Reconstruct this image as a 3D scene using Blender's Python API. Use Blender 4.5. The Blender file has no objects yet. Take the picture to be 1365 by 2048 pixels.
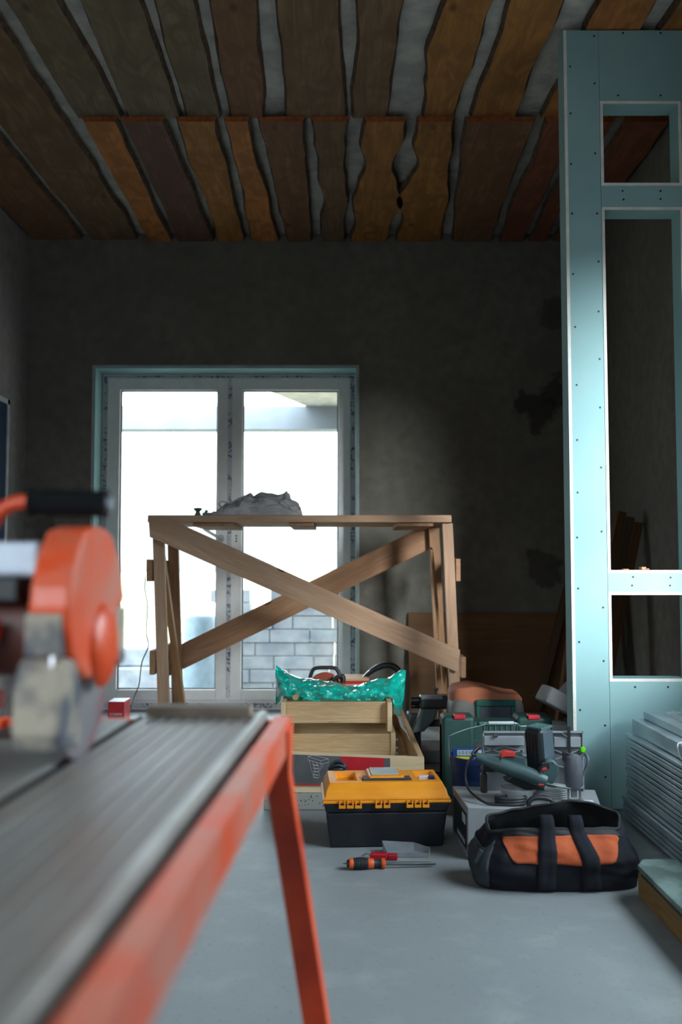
import bpy, math, random
from mathutils import Vector, Matrix, noise
V = Vector
R = math.radians
C = bpy.context.scene.collection
SC = bpy.context.scene
# ------------------------------------------------------------------ camera, sky, exposure
F = 1900.0                      # focal length in pixels of the 1365 px wide frame
CAM_H = 0.93
PITCH = math.atan(116 / F)
cam = bpy.data.cameras.new('camera')
cam.sensor_fit = 'HORIZONTAL'; cam.sensor_width = 24.0; cam.lens = F / 1365 * 24.0
cam.clip_start = 0.02; cam.clip_end = 300
cam.dof.use_dof = True; cam.dof.focus_distance = 3.6; cam.dof.aperture_fstop = 2.4
cam_ob = bpy.data.objects.new('camera', cam); C.objects.link(cam_ob)
cam_ob.location = (0, 0, CAM_H); cam_ob.rotation_euler = (math.pi / 2 + PITCH, 0, 0)
SC.camera = cam_ob
vs = SC.view_settings
vs.view_transform = 'Standard'; vs.look = 'None'; vs.gamma = 1.0; vs.use_curve_mapping = False
vs.exposure = 0.6
SC.cycles.max_bounces = 10; SC.cycles.diffuse_bounces = 6; SC.cycles.transparent_max_bounces = 12
SC.cycles.sample_clamp_indirect = 8.0

SKY = 12.0
w = bpy.data.worlds.new('overcast_sky'); SC.world = w; w.use_nodes = True
nt = w.node_tree; nt.nodes.clear()
wo = nt.nodes.new('ShaderNodeOutputWorld'); bg = nt.nodes.new('ShaderNodeBackground')
tc = nt.nodes.new('ShaderNodeTexCoord'); sx = nt.nodes.new('ShaderNodeSeparateXYZ')
rp = nt.nodes.new('ShaderNodeValToRGB')
rp.color_ramp.elements[0].position = 0.0; rp.color_ramp.elements[0].color = (.08, .09, .095, 1)
rp.color_ramp.elements[1].position = 0.30; rp.color_ramp.elements[1].color = (.78, .91, 1, 1)
e = rp.color_ramp.elements.new(0.04); e.color = (.09, .10, .105, 1)
nt.links.new(tc.outputs['Generated'], sx.inputs[0]); nt.links.new(sx.outputs['Z'], rp.inputs[0])
nt.links.new(rp.outputs[0], bg.inputs[0]); bg.inputs[1].default_value = SKY
nt.links.new(bg.outputs[0], wo.inputs[0])

def portal(name, loc, sx_, sy_, rot):
    l = bpy.data.lights.new(name, 'AREA'); l.shape = 'RECTANGLE'; l.size = sx_; l.size_y = sy_
    l.cycles.is_portal = True
    o = bpy.data.objects.new(name, l); C.objects.link(o); o.location = loc; o.rotation_euler = rot
# the daylight enters by the side window (right wall, next to the photographer) and by the glazed door
WY0, WY1, WZ0, WZ1 = 1.3, 3.15, 0.85, 2.36
FX0, FX1, FZ0, FZ1 = -1.95, -.35, .80, 2.35        # unseen window behind the camera, added for fill light
portal('window_daylight', (1.92, (WY0 + WY1) / 2, (WZ0 + WZ1) / 2), WZ1 - WZ0, WY1 - WY0, (0, R(90), 0))
portal('rear_fill_daylight', ((FX0 + FX1) / 2, -1.42, (FZ0 + FZ1) / 2), FX1 - FX0, FZ1 - FZ0, (R(90), 0, 0))
portal('door_daylight', (-0.77, 6.6, 1.15), 1.75, 2.2, (R(-90), 0, 0))

# low sun behind thin cloud, slipping through the side window onto the partition
sl = bpy.data.lights.new('veiled_sun', 'SUN'); sl.energy = 10.0; sl.angle = R(22); sl.color = (.93, .98, 1)
so = bpy.data.objects.new('veiled_sun', sl); C.objects.link(so); so.location = (6, -8, 6)
so.rotation_euler = V((-1, 2.5, -2.69 * math.tan(R(13)))).to_track_quat('-Z', 'Y').to_euler()

# ------------------------------------------------------------------ pixel helpers (true distances are always given)
def ray(x, y):
    a = (x - 682.5) / F; b = (1024 - y) / F
    return V((a, math.cos(PITCH) - b * math.sin(PITCH), math.sin(PITCH) + b * math.cos(PITCH)))
def at(x, y, Y):
    r = ray(x, y); return V((0, 0, CAM_H)) + r * (Y / r.y)
def atz(x, y, z):
    r = ray(x, y); return V((0, 0, CAM_H)) + r * ((z - CAM_H) / r.z)

# ------------------------------------------------------------------ materials
def lin(c):
    return tuple((v / 255 / 12.92) if v / 255 <= .04045 else ((v / 255 + .055) / 1.055) ** 2.4 for v in c) + (1,)
def base_mat(name):
    m = bpy.data.materials.new(name); m.use_nodes = True
    n = m.node_tree; b = n.nodes['Principled BSDF']; return m, n, b
def node(n, t, **k):
    o = n.nodes.new(t)
    for a, v in k.items(): setattr(o, a, v)
    return o
def mapping(n, scale, loc=(0, 0, 0)):
    t = node(n, 'ShaderNodeTexCoord'); m = node(n, 'ShaderNodeMapping')
    m.inputs['Scale'].default_value = scale; m.inputs['Location'].default_value = loc
    n.links.new(t.outputs['Object'], m.inputs[0]); return m.outputs[0]
def noise_fac(n, vec, scale, detail=4, dist=0, lo=.3, hi=.7):
    t = node(n, 'ShaderNodeTexNoise'); t.inputs['Scale'].default_value = scale
    t.inputs['Detail'].default_value = detail; t.inputs['Distortion'].default_value = dist
    n.links.new(vec, t.inputs['Vector'])
    r = node(n, 'ShaderNodeMapRange'); r.inputs[1].default_value = lo; r.inputs[2].default_value = hi
    n.links.new(t.outputs[0], r.inputs[0]); return r.outputs[0]
def mix(n, fac, a, b, mode='MIX'):
    m = node(n, 'ShaderNodeMix', data_type='RGBA', blend_type=mode)
    for s, v in ((m.inputs[0], fac), (m.inputs[6], a), (m.inputs[7], b)):
        if hasattr(v, 'links') or hasattr(v, 'is_output'): n.links.new(v, s)
        else: s.default_value = v
    return m.outputs[2]
def add_bump(n, b, h, strength=.3, dist=.002):
    bp = node(n, 'ShaderNodeBump'); bp.inputs['Strength'].default_value = strength
    bp.inputs['Distance'].default_value = dist
    n.links.new(h, bp.inputs['Height']); n.links.new(bp.outputs[0], b.inputs['Normal'])
def plain(name, c, rough=.5, metal=0, c2=None, vs_=12, amt=(.35, .65), bump=0, bs=80, bd=.001, spec=.5, trans=0, coat=0, detail=4):
    m, n, b = base_mat(name)
    b.inputs['Roughness'].default_value = rough; b.inputs['Metallic'].default_value = metal
    b.inputs['Specular IOR Level'].default_value = spec
    b.inputs['Transmission Weight'].default_value = trans
    b.inputs['Coat Weight'].default_value = coat
    vec = mapping(n, (1, 1, 1))
    if c2 is None: c2 = tuple(min(255, v * .86) for v in c)
    f = noise_fac(n, vec, vs_, detail, 0, *amt)
    n.links.new(mix(n, f, lin(c), lin(c2)), b.inputs['Base Color'])
    if bump: add_bump(n, b, noise_fac(n, vec, bs, 3), bump, bd)
    return m
def wood(name, c, c2, scale=1.0, knots=True, rough=.75, bump=.25, stretch=14):
    m, n, b = base_mat(name)
    b.inputs['Roughness'].default_value = rough; b.inputs['Specular IOR Level'].default_value = .25
    vec = mapping(n, (1.2 * scale, stretch * scale, stretch * scale))
    f = noise_fac(n, vec, 4, 5, 1.4, .3, .7)
    col = mix(n, f, lin(c), lin(c2))
    vec2 = mapping(n, (.8, 5, 5)); g = noise_fac(n, vec2, 1.7, 3, 0, .35, .7)
    col = mix(n, g, col, lin(tuple((a + d * 2) / 3 * .86 for a, d in zip(c, c2))))
    if knots:
        vv = node(n, 'ShaderNodeTexVoronoi'); vv.inputs['Scale'].default_value = 3.2
        n.links.new(mapping(n, (1, 2.1, 2.1)), vv.inputs['Vector'])
        r = node(n, 'ShaderNodeMapRange'); r.inputs[1].default_value = .05; r.inputs[2].default_value = .10
        r.inputs[3].default_value = 1; r.inputs[4].default_value = 0
        n.links.new(vv.outputs['Distance'], r.inputs[0])
        col = mix(n, r.outputs[0], col, lin(tuple(v * .45 for v in c2)))
    n.links.new(col, b.inputs['Base Color'])
    add_bump(n, b, f, bump, .0015)
    return m
def glass_mat(name, tint=(.96, .98, .98, 1), refl=.07, haze=0.0):
    m = bpy.data.materials.new(name); m.use_nodes = True; n = m.node_tree; n.nodes.clear()
    o = node(n, 'ShaderNodeOutputMaterial'); t = node(n, 'ShaderNodeBsdfTransparent'); t.inputs[0].default_value = tint
    g = node(n, 'ShaderNodeBsdfGlossy'); g.inputs['Roughness'].default_value = .05
    x = node(n, 'ShaderNodeMixShader'); x.inputs[0].default_value = refl
    n.links.new(t.outputs[0], x.inputs[1]); n.links.new(g.outputs[0], x.inputs[2])
    last = x.outputs[0]
    if haze:
        d = node(n, 'ShaderNodeBsdfDiffuse'); d.inputs[0].default_value = (.75, .8, .82, 1)
        y = node(n, 'ShaderNodeMixShader')
        f = noise_fac(n, mapping(n, (1, 1, 1)), 6, 5, 0, .2, .8)
        ml = node(n, 'ShaderNodeMath', operation='MULTIPLY'); ml.inputs[1].default_value = haze
        n.links.new(f, ml.inputs[0]); n.links.new(ml.outputs[0], y.inputs[0])
        n.links.new(last, y.inputs[1]); n.links.new(d.outputs[0], y.inputs[2]); last = y.outputs[0]
    n.links.new(last, o.inputs[0]); return m

# ------------------------------------------------------------------ mesh builder
class MB:
    def __init__(s): s.v = []; s.f = []; s.m = []
    def add(s, vs_, fs, mi=0):
        k = len(s.v); s.v += [V(p) for p in vs_]; s.f += [tuple(i + k for i in f) for f in fs]
        s.m += [mi] * len(fs) if isinstance(mi, int) else mi; return s
    def box(s, x0, x1, y0, y1, z0, z1, mi=0):
        return s.add([(x0, y0, z0), (x1, y0, z0), (x1, y1, z0), (x0, y1, z0), (x0, y0, z1), (x1, y0, z1), (x1, y1, z1), (x0, y1, z1)],
                     [(0, 3, 2, 1), (4, 5, 6, 7), (0, 1, 5, 4), (1, 2, 6, 5), (2, 3, 7, 6), (3, 0, 4, 7)], mi)
    def obb(s, c, size, rot=Matrix.Identity(3), mi=0):
        a, b, d = [q / 2 for q in size]; k = MB().box(-a, a, -b, b, -d, d)
        return s.add([V(c) + rot @ p for p in k.v], k.f, mi)
    def beam(s, p0, p1, w, h, up=(0, 0, 1), mi=0):
        M = frame(p0, p1, up); L = (V(p1) - V(p0)).length
        k = MB().box(0, L, -w / 2, w / 2, -h / 2, h / 2)
        return s.add([M @ p for p in k.v], k.f, mi)
    def frus(s, r0, r1, z0, z1, mi=0):      # two rectangles (x0,x1,y0,y1)
        a, b, c, d = r0; e_, f_, g, h = r1
        return s.add([(a, c, z0), (b, c, z0), (b, d, z0), (a, d, z0), (e_, g, z1), (f_, g, z1), (f_, h, z1), (e_, h, z1)],
                     [(0, 3, 2, 1), (4, 5, 6, 7), (0, 1, 5, 4), (1, 2, 6, 5), (2, 3, 7, 6), (3, 0, 4, 7)], mi)
    def cyl(s, p0, p1, r0, r1=None, n=20, mi=0):
        return s.tube([p0, p1], [r0, r0 if r1 is None else r1], n, mi)
    def tube(s, pts, r, n=8, mi=0, caps=True):
        pts = [V(p) for p in pts]; rs = r if isinstance(r, (list, tuple)) else [r] * len(pts)
        t = (pts[1] - pts[0]).normalized(); u = t.orthogonal().normalized(); vs_ = []
        for i, p in enumerate(pts):
            d = (pts[min(i + 1, len(pts) - 1)] - pts[max(i - 1, 0)]).normalized()
            u = (u - d * u.dot(d)).normalized(); q = d.cross(u)
            for j in range(n):
                a = 2 * math.pi * j / n; vs_.append(p + (u * math.cos(a) + q * math.sin(a)) * rs[i])
        fs = []
        for i in range(len(pts) - 1):
            for j in range(n): fs.append((i * n + j, i * n + (j + 1) % n, (i + 1) * n + (j + 1) % n, (i + 1) * n + j))
        if caps: fs += [tuple(range(n))[::-1], tuple((len(pts) - 1) * n + j for j in range(n))]
        return s.add(vs_, fs, mi)
    def prism(s, poly, o, ux, uy, d, mi=0, mside=None):   # poly in (ux,uy), extruded by vector d
        n = len(poly); o, ux, uy, d = V(o), V(ux), V(uy), V(d)
        a = [o + ux * p[0] + uy * p[1] for p in poly]; b = [p + d for p in a]
        fs = [tuple(range(n)), tuple(range(2 * n - 1, n - 1, -1))] + [(i, n + i, n + (i + 1) % n, (i + 1) % n) for i in range(n)]
        ms = [mi, mi] + [mi if mside is None else mside] * n
        return s.add(a + b, fs, ms)
    def lathe(s, prof, o, n=32, mi=0, ax=(0, 0, 1)):
        o = V(o); ax = V(ax).normalized(); u = ax.orthogonal().normalized(); q = ax.cross(u); vs_ = []
        for r, h in prof:
            for j in range(n):
                a = 2 * math.pi * j / n; vs_.append(o + ax * h + (u * math.cos(a) + q * math.sin(a)) * max(r, 1e-5))
        fs = [(i * n + j, i * n + (j + 1) % n, (i + 1) * n + (j + 1) % n, (i + 1) * n + j) for i in range(len(prof) - 1) for j in range(n)]
        return s.add(vs_, fs, mi)
    def grid(s, fn, nu, nv, mi=0, wrap=False):
        vs_ = [fn(i / nu, j / nv) for j in range(nv + 1) for i in range(nu if wrap else nu + 1)]
        k = nu if wrap else nu + 1; fs = []
        for j in range(nv):
            for i in range(nu): fs.append((j * k + i, j * k + (i + 1) % k, (j + 1) * k + (i + 1) % k, (j + 1) * k + i))
        return s.add(vs_, fs, mi)
    def build(s, name, mats, parent=None, bevel=0, smooth=None, M=None, seg=2, solid=0, sub=0, fix=True):
        if M is None:
            if parent is not None: M = WM[parent.name]
            else:
                xs = [p.x for p in s.v]; ys = [p.y for p in s.v]; zs = [p.z for p in s.v]
                M = Matrix.Translation(((min(xs) + max(xs)) / 2, (min(ys) + max(ys)) / 2, min(zs)))
        inv = M.inverted()
        me = bpy.data.meshes.new(name); me.from_pydata([inv @ p for p in s.v], [], s.f)
        for m_ in (mats if isinstance(mats, (list, tuple)) else [mats]): me.materials.append(m_)
        me.polygons.foreach_set('material_index', s.m)
        me.validate()
        if fix:
            import bmesh
            bm = bmesh.new(); bm.from_mesh(me); bmesh.ops.recalc_face_normals(bm, faces=bm.faces); bm.to_mesh(me); bm.free()
        if smooth is not None:
            me.polygons.foreach_set('use_smooth', [True] * len(me.polygons)); me.set_sharp_from_angle(angle=R(smooth))
        o = bpy.data.objects.new(name, me); C.objects.link(o); WM[o.name] = M
        if parent is not None:
            o.parent = parent; o.matrix_basis = WM[parent.name].inverted() @ M
        else: o.matrix_world = M
        if solid:
            q = o.modifiers.new('solid', 'SOLIDIFY'); q.thickness = solid; q.offset = 0
        if bevel:
            q = o.modifiers.new('bevel', 'BEVEL'); q.width = bevel; q.segments = seg; q.limit_method = 'ANGLE'; q.angle_limit = R(40)
            q.harden_normals = False
        if sub:
            q = o.modifiers.new('sub', 'SUBSURF'); q.levels = sub; q.render_levels = sub
        return o
WM = {}
def frame(p0, p1, up=(0, 0, 1)):
    p0, p1 = V(p0), V(p1); x = (p1 - p0).normalized(); y = V(up).cross(x).normalized(); z = x.cross(y)
    M = Matrix((x, y, z)).transposed().to_4x4(); M.translation = p0; return M
def tag(o, label, cat=None, group=None, kind=None):
    if label: o['label'] = label
    if cat: o['category'] = cat
    if group: o['group'] = group
    if kind: o['kind'] = kind
    return o
def thing(name, loc, label, cat, group=None, rotz=0):
    o = bpy.data.objects.new(name, None); C.objects.link(o); o.empty_display_size = .05
    o.location = loc; o.rotation_euler = (0, 0, rotz)
    WM[o.name] = Matrix.Translation(loc) @ Matrix.Rotation(rotz, 4, 'Z')
    return tag(o, label, cat, group)
def plank(name, p0, p1, w, h, m, parent=None, up=(0, 0, 1), bevel=.0015):
    M = frame(p0, p1, up)
    return MB().beam(p0, p1, w, h, up).build(name, m, parent, bevel=bevel, M=M)
def struct(o): o['kind'] = 'structure'; return o
def text(name, s, m, parent, M, size, depth=.0004):
    cu = bpy.data.curves.new(name, 'FONT'); cu.body = s; cu.size = size; cu.extrude = depth; cu.align_x = 'CENTER'; cu.align_y = 'CENTER'
    tmp = bpy.data.objects.new('tmp_text', cu); C.objects.link(tmp)
    bpy.context.view_layer.update()
    me = bpy.data.meshes.new_from_object(tmp.evaluated_get(bpy.context.evaluated_depsgraph_get()))
    bpy.data.objects.remove(tmp)
    me.materials.clear(); me.materials.append(m)
    o = bpy.data.objects.new(name, me); C.objects.link(o); o.parent = parent
    o.matrix_basis = WM[parent.name].inverted() @ M; WM[o.name] = M; return o
def facing(p, rotz=0):    # local XY plane standing upright, readable from -Y
    return Matrix.Translation(p) @ Matrix.Rotation(rotz, 4, 'Z') @ Matrix.Rotation(R(90), 4, 'X')
def arc(c, r, a0, a1, n, ux=(1, 0, 0), uy=(0, 0, 1)):
    return [V(c) + V(ux) * r * math.cos(R(a0 + (a1 - a0) * i / n)) + V(uy) * r * math.sin(R(a0 + (a1 - a0) * i / n)) for i in range(n + 1)]
def smooth_path(pts, k=6):
    pts = [V(p) for p in pts]; out = []
    for i in range(len(pts) - 1):
        a = pts[max(i - 1, 0)]; b = pts[i]; c = pts[i + 1]; d = pts[min(i + 2, len(pts) - 1)]
        for j in range(k):
            t = j / k
            out.append(.5 * ((2 * b) + (c - a) * t + (2 * a - 5 * b + 4 * c - d) * t * t + (3 * b - a - 3 * c + d) * t ** 3))
    return out + [pts[-1]]
def interp(tab, x):
    if x <= tab[0][0]: return tab[0][1]
    for (a, b), (c, d) in zip(tab, tab[1:]):
        if x <= c: return b + (d - b) * (x - a) / (c - a)
    return tab[-1][1]
def rotz3(a): return Matrix.Rotation(R(a), 3, 'Z')

# ------------------------------------------------------------------ the room shell
XL, XR, YB, YF, ZC = -2.075, 1.63, 6.2, -1.1, 3.165
def plaster(name, c, c2, stains=()):
    m, n, b = base_mat(name); b.inputs['Roughness'].default_value = .9; b.inputs['Specular IOR Level'].default_value = .15
    vec = mapping(n, (1, 1, 1))
    f = noise_fac(n, vec, 1.6, 6, .3, .35, .68)
    col = mix(n, f, lin(c), lin(c2))
    g = noise_fac(n, vec, 14, 5, 0, .3, .8); col = mix(n, g, col, lin(tuple(v * .93 for v in c2)))
    t = node(n, 'ShaderNodeTexCoord')
    for (p, r, k) in stains:
        d = node(n, 'ShaderNodeVectorMath', operation='DISTANCE'); d.inputs[1].default_value = p
        nn = node(n, 'ShaderNodeTexNoise'); nn.inputs['Scale'].default_value = 9; nn.inputs['Detail'].default_value = 5
        n.links.new(t.outputs['Object'], nn.inputs['Vector'])
        vm = node(n, 'ShaderNodeVectorMath', operation='MULTIPLY_ADD')
        vm.inputs[1].default_value = (r * 2.2,) * 3
        n.links.new(nn.outputs['Color'], vm.inputs[0]); n.links.new(t.outputs['Object'], vm.inputs[2])
        sb = node(n, 'ShaderNodeVectorMath', operation='SUBTRACT'); sb.inputs[1].default_value = (r * 1.1,) * 3
        n.links.new(vm.outputs[0], sb.inputs[0]); n.links.new(sb.outputs[0], d.inputs[0])
        q = node(n, 'ShaderNodeMapRange'); q.inputs[1].default_value = r * .75; q.inputs[2].default_value = r
        q.inputs[3].default_value = k; q.inputs[4].default_value = 0
        n.links.new(d.outputs['Value'], q.inputs[0])
        col = mix(n, q.outputs[0], col, lin((52, 48, 44)))
    n.links.new(col, b.inputs['Base Color'])
    add_bump(n, b, noise_fac(n, vec, 60, 5), .35, .003)
    return m
I4 = Matrix.Identity(4)
wall_m = plaster('grey_cement_plaster', (124, 120, 111), (108, 104, 96),
                 [((1.27, 6.2, 1.97), .14, .75), ((1.42, 6.2, 2.1), .12, .7), ((1.32, 6.2, .94), .13, .6), ((1.42, 6.2, 2.62), .12, .5), ((-1.95, 6.2, 1.2), .1, .4)])
wall_l = plaster('mauve_grey_plaster', (150, 143, 142), (132, 126, 126))
floor_m, n, b = base_mat('screed_floor')
b.inputs['Roughness'].default_value = .55; b.inputs['Specular IOR Level'].default_value = .35
vec = mapping(n, (1, 1, 1))
col = mix(n, noise_fac(n, vec, 1.3, 6, .5, .35, .65), lin((138, 143, 145)), lin((130, 135, 138)))
col = mix(n, noise_fac(n, vec, 7, 6, .2, .52, .75), col, lin((149, 153, 154)))
col = mix(n, noise_fac(n, vec, 90, 3, 0, .62, .74), col, lin((112, 114, 112)))
n.links.new(col, b.inputs['Base Color']); add_bump(n, b, noise_fac(n, vec, 25, 6), .25, .002)
insul = plain('grey_ceiling_felt', (180, 177, 170), .85, c2=(150, 148, 143), vs_=9, bump=.6, bs=30, bd=.006, spec=.1)

fl = MB().box(XL - .3, XR + .3, YF - .3, YB + .5, -.12, 0).build('floor', floor_m, M=I4); struct(fl)
struct(MB().box(XL - .3, XR + .3, YF - .3, YB + .3, ZC, ZC + .2).build('ceiling', insul, M=I4))
DX0, DX1, DZ1 = -1.632, .111, 2.271
wb = MB()
wb.box(XL - .3, DX0, YB, YB + .32, -.1, ZC); wb.box(DX1, XR + .3, YB, YB + .32, -.1, ZC); wb.box(DX0, DX1, YB, YB + .32, DZ1, ZC)
struct(wb.build('wall_back', wall_m, M=I4))
struct(MB().box(XL - .3, XL, YF - .3, YB, -.1, ZC).build('wall_left', wall_l, M=I4))
wr = MB(); wr.box(XR, XR + .3, WY1, YB, -.1, ZC); wr.box(XR, XR + .3, YF - .3, WY0, -.1, ZC)
wr.box(XR, XR + .3, WY0, WY1, WZ1, ZC); wr.box(XR, XR + .3, WY0, WY1, -.1, WZ0)
struct(wr.build('wall_right', wall_m, M=I4))
wf = MB(); wf.box(XL, FX0, YF - .3, YF, -.1, ZC); wf.box(FX1, XR, YF - .3, YF, -.1, ZC); wf.box(FX0, FX1, YF - .3, YF, FZ1, ZC); wf.box(FX0, FX1, YF - .3, YF, -.1, FZ0)
struct(wf.build('wall_front', wall_l, M=I4))

pvc = plain('white_pvc', (222, 220, 218), .4, c2=(212, 211, 210))
glass = glass_mat('window_glass')
glass_d = glass_mat('dusty_window_glass', haze=.02)
teal = plain('green_plasterboard_paper', (141, 174, 176), .8, c2=(133, 167, 170), vs_=3, bump=.1, bs=200, spec=.2)
gyps = plain('gypsum_core', (222, 222, 214), .9, c2=(205, 204, 196), bump=.5, bs=120, bd=.002, spec=.1)
# side window, beside the photographer
wn = thing('window_1', (XR + .2, (WY0 + WY1) / 2, WZ0), 'white framed side window that lights the room', None); wn['kind'] = 'structure'
k = MB(); x0, x1 = XR + .16, XR + .23
k.box(x0, x1, WY0, WY1, WZ0, WZ0 + .06); k.box(x0, x1, WY0, WY1, WZ1 - .06, WZ1)
for y in (WY0, WY1 - .06, -.03): k.box(x0, x1, y, y + .06, WZ0, WZ1)
k.build('window_frame', pvc, wn, bevel=.004)
MB().box(x0 + .03, x0 + .036, WY0, WY1, WZ0, WZ1).build('pane', glass, wn)

w2 = thing('fill_window', ((FX0 + FX1) / 2, YF - .2, FZ0), 'unseen white framed window added behind the camera for fill light', None); w2['kind'] = 'structure'
k = MB(); y0, y1 = YF - .23, YF - .16
k.box(FX0, FX1, y0, y1, FZ0, FZ0 + .06); k.box(FX0, FX1, y0, y1, FZ1 - .06, FZ1)
for x in (FX0, FX1 - .06, (FX0 + FX1) / 2 - .03): k.box(x, x + .06, y0, y1, FZ0, FZ1)
k.build('window_frame', pvc, w2, bevel=.004)
MB().box(FX0, FX1, y0 + .03, y0 + .036, FZ0, FZ1).build('pane', glass, w2)

# glazed double door in the back wall
dr = thing('door_1', (-.76, 6.4, 0), 'white double glazed patio door in the back wall', None); dr['kind'] = 'structure'
k = MB(); t = .0125
k.box(DX0, DX0 + t, YB - .003, 6.4, 0.02, DZ1, 0); k.box(DX1 - t, DX1, YB - .003, 6.4, 0.02, DZ1, 0); k.box(DX0 + t, DX1 - t, YB - .003, 6.4, DZ1 - t, DZ1, 0)
k.build('reveal_lining', teal, dr)
k = MB()
k.box(DX0 - .008, DX0 + .003, YB - .006, YB, 0.02, DZ1 + .008); k.box(DX1 - .003, DX1 + .008, YB - .006, YB, 0.02, DZ1 + .008)
k.box(DX0, DX1, YB - .006, YB, DZ1 - .003, DZ1 + .008)
k.build('corner_bead', plain('pale_bead', (170, 178, 176), .6), dr)
fx0, fx1, fz1 = DX0 + t, DX1 - t, DZ1 - t
k = MB()
k.box(fx0, fx0 + .05, 6.40, 6.48, 0, fz1); k.box(fx1 - .05, fx1, 6.40, 6.48, 0, fz1)
k.box(fx0 + .05, fx1 - .05, 6.40, 6.48, fz1 - .05, fz1); k.box(fx0 + .05, fx1 - .05, 6.40, 6.48, 0.0, .07)
k.build('door_frame', pvc, dr, bevel=.003)
# printed protective film on the frame
film, n, b = base_mat('printed_protective_film'); b.inputs['Roughness'].default_value = .5
vec = mapping(n, (38, 38, 38)); vo = noise_fac(n, vec, 1.2, 2, 0, .50, .56)
vec2 = mapping(n, (7, 7, 7)); v2 = noise_fac(n, vec2, 1.0, 1, 0, .45, .5)
ml = node(n, 'ShaderNodeMath', operation='MULTIPLY'); n.links.new(vo, ml.inputs[0]); n.links.new(v2, ml.inputs[1])
n.links.new(mix(n, ml.outputs[0], lin((186, 188, 194)), lin((92, 100, 124))), b.inputs['Base Color'])
k = MB(); y0 = 6.3985
k.box(fx0 + .006, fx0 + .034, y0, 6.3995, 0.07, fz1 - .01); k.box(fx1 - .034, fx1 - .006, y0, 6.3995, 0.07, fz1 - .01)
k.box(fx0 + .034, fx1 - .034, y0, 6.3995, fz1 - .036, fz1 - .008); k.box(fx0 + .034, fx1 - .034, y0, 6.3995, .012, .045)
k.build('protective_film', film, dr)
def sash(a, b_, nm):
    z0, z1 = .062, 2.235; ga, gb, gz0, gz1 = (-1.499, -.838, .135, 2.149) if a < -1 else (-.667, -.018, .135, 2.149)
    s = MB()
    s.box(a, ga, 6.385, 6.45, z0, z1); s.box(gb, b_, 6.385, 6.45, z0, z1)
    s.box(ga, gb, 6.385, 6.45, z0, gz0); s.box(ga, gb, 6.385, 6.45, gz1, z1)
    o = s.build('sash', pvc, dr, bevel=.005)
    q = MB()
    for r in ((ga, ga + .008, gz0, gz1), (gb - .008, gb, gz0, gz1), (ga, gb, gz0, gz0 + .008), (ga, gb, gz1 - .008, gz1)):
        q.box(r[0], r[1], 6.412, 6.425, r[2], r[3])
    q.build('gasket', plain('dark_gasket', (60, 62, 64), .7), o)
    MB().box(ga, gb, 6.416, 6.422, gz0, gz1).build('pane', glass_d, o)
    return o
s1 = sash(-1.586, -.751 - .006, 'l'); s2 = sash(-.753 + .006, .065, 'r')
MB().box(-.7555, -.7485, 6.384, 6.386, .07, 2.22).build('protective_film', film, dr)
k = MB(); k.box(-.765, -.738, 6.380, 6.3845, .08, 2.2).build('centre_cover_strip', film, dr)
steel = plain('brushed_steel', (170, 174, 176), .3, .9)
k = MB(); p = at(441, 1077, 6.37); q = at(411, 1059, 6.33)
k.cyl((p.x, 6.385, p.z), (p.x, 6.36, p.z), .026, .024, 20); k.cyl((p.x, 6.385, p.z), (p.x, 6.32, p.z), .009, n=12)
k.beam((p.x, 6.325, p.z), (q.x - .01, 6.325, q.z + .005), .012, .02)
k.build('door_handle', steel, dr, bevel=.002, smooth=40)
k = MB()
for dz in (-.018, 0, .018): k.cyl((at(473, 1077, 6.385).x, 6.387, p.z + dz), (at(473, 1077, 6.385).x, 6.383, p.z + dz), .006, n=10)
k.build('screw_holes', plain('black_hole', (22, 22, 24), .8), dr)

# side door with blue film in the left wall
d2 = thing('door_2', (XL, 5.2, 0), 'dark blue panelled opening with white frame in the left wall', None); d2['kind'] = 'structure'
k = MB(); y0, y1, zt = 4.5, 5.865, 1.985
k.box(XL, XL + .012, y1 - .035, y1, .9, zt); k.box(XL, XL + .012, y0, y1, zt - .03, zt); k.box(XL, XL + .012, y0, y0 + .035, .9, zt)
k.box(XL, XL + .012, y0, y1, .87, .9)
k.build('frame', plain('white_edge_trim', (190, 194, 196), .6), d2)
MB().box(XL, XL + .006, y0 + .03, y1 - .03, .9, zt - .03).build('panel', plain('navy_film', (18, 52, 84), .35, c2=(12, 40, 66), vs_=2), d2)

# ------------------------------------------------------------------ outdoors, seen through the door
ground = plain('pale_ground', (120, 118, 110), .95, c2=(100, 98, 88), vs_=2, bump=.4, bs=6, bd=.03)
struct(MB().box(-30, 30, 6.75, 45, -.45, -.25).build('ground', ground, M=I4))
struct(MB().box(-4, 4, 6.53, 8.0, -.25, -.05).build('terrace', ground, M=I4))
conc = plain('pale_concrete', (128, 134, 142), .9, c2=(118, 124, 132), vs_=3)
tr = thing('terrace_canopy', (0, 9, 2.27), 'pale concrete canopy beam and soffit seen through the glazed door, soffit extended unseen to shade the beam', 'canopy')
k = MB(); k.box(-4, 4.2, 9.0, 9.22, 2.273, 2.494).build('beam', conc, tr)
k = MB(); k.prism([(-5, 6.55), (-5, 8.05), (-.72, 8.05), (-.25, 9.22), (5, 9.22), (5, 6.55)], (0, 0, 2.495), (1, 0, 0), (0, 1, 0), (0, 0, .16)).build('soffit', plain('beige_soffit', (196, 190, 178), .9), tr)  # left stretch is out of view, added to keep skylight off the beam
for i in range(2): MB().cyl((3.6 - i * 7.4, 9.11, -.25), (3.6 - i * 7.4, 9.11, 2.273), .1, n=16).build('post', conc, tr)
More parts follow.
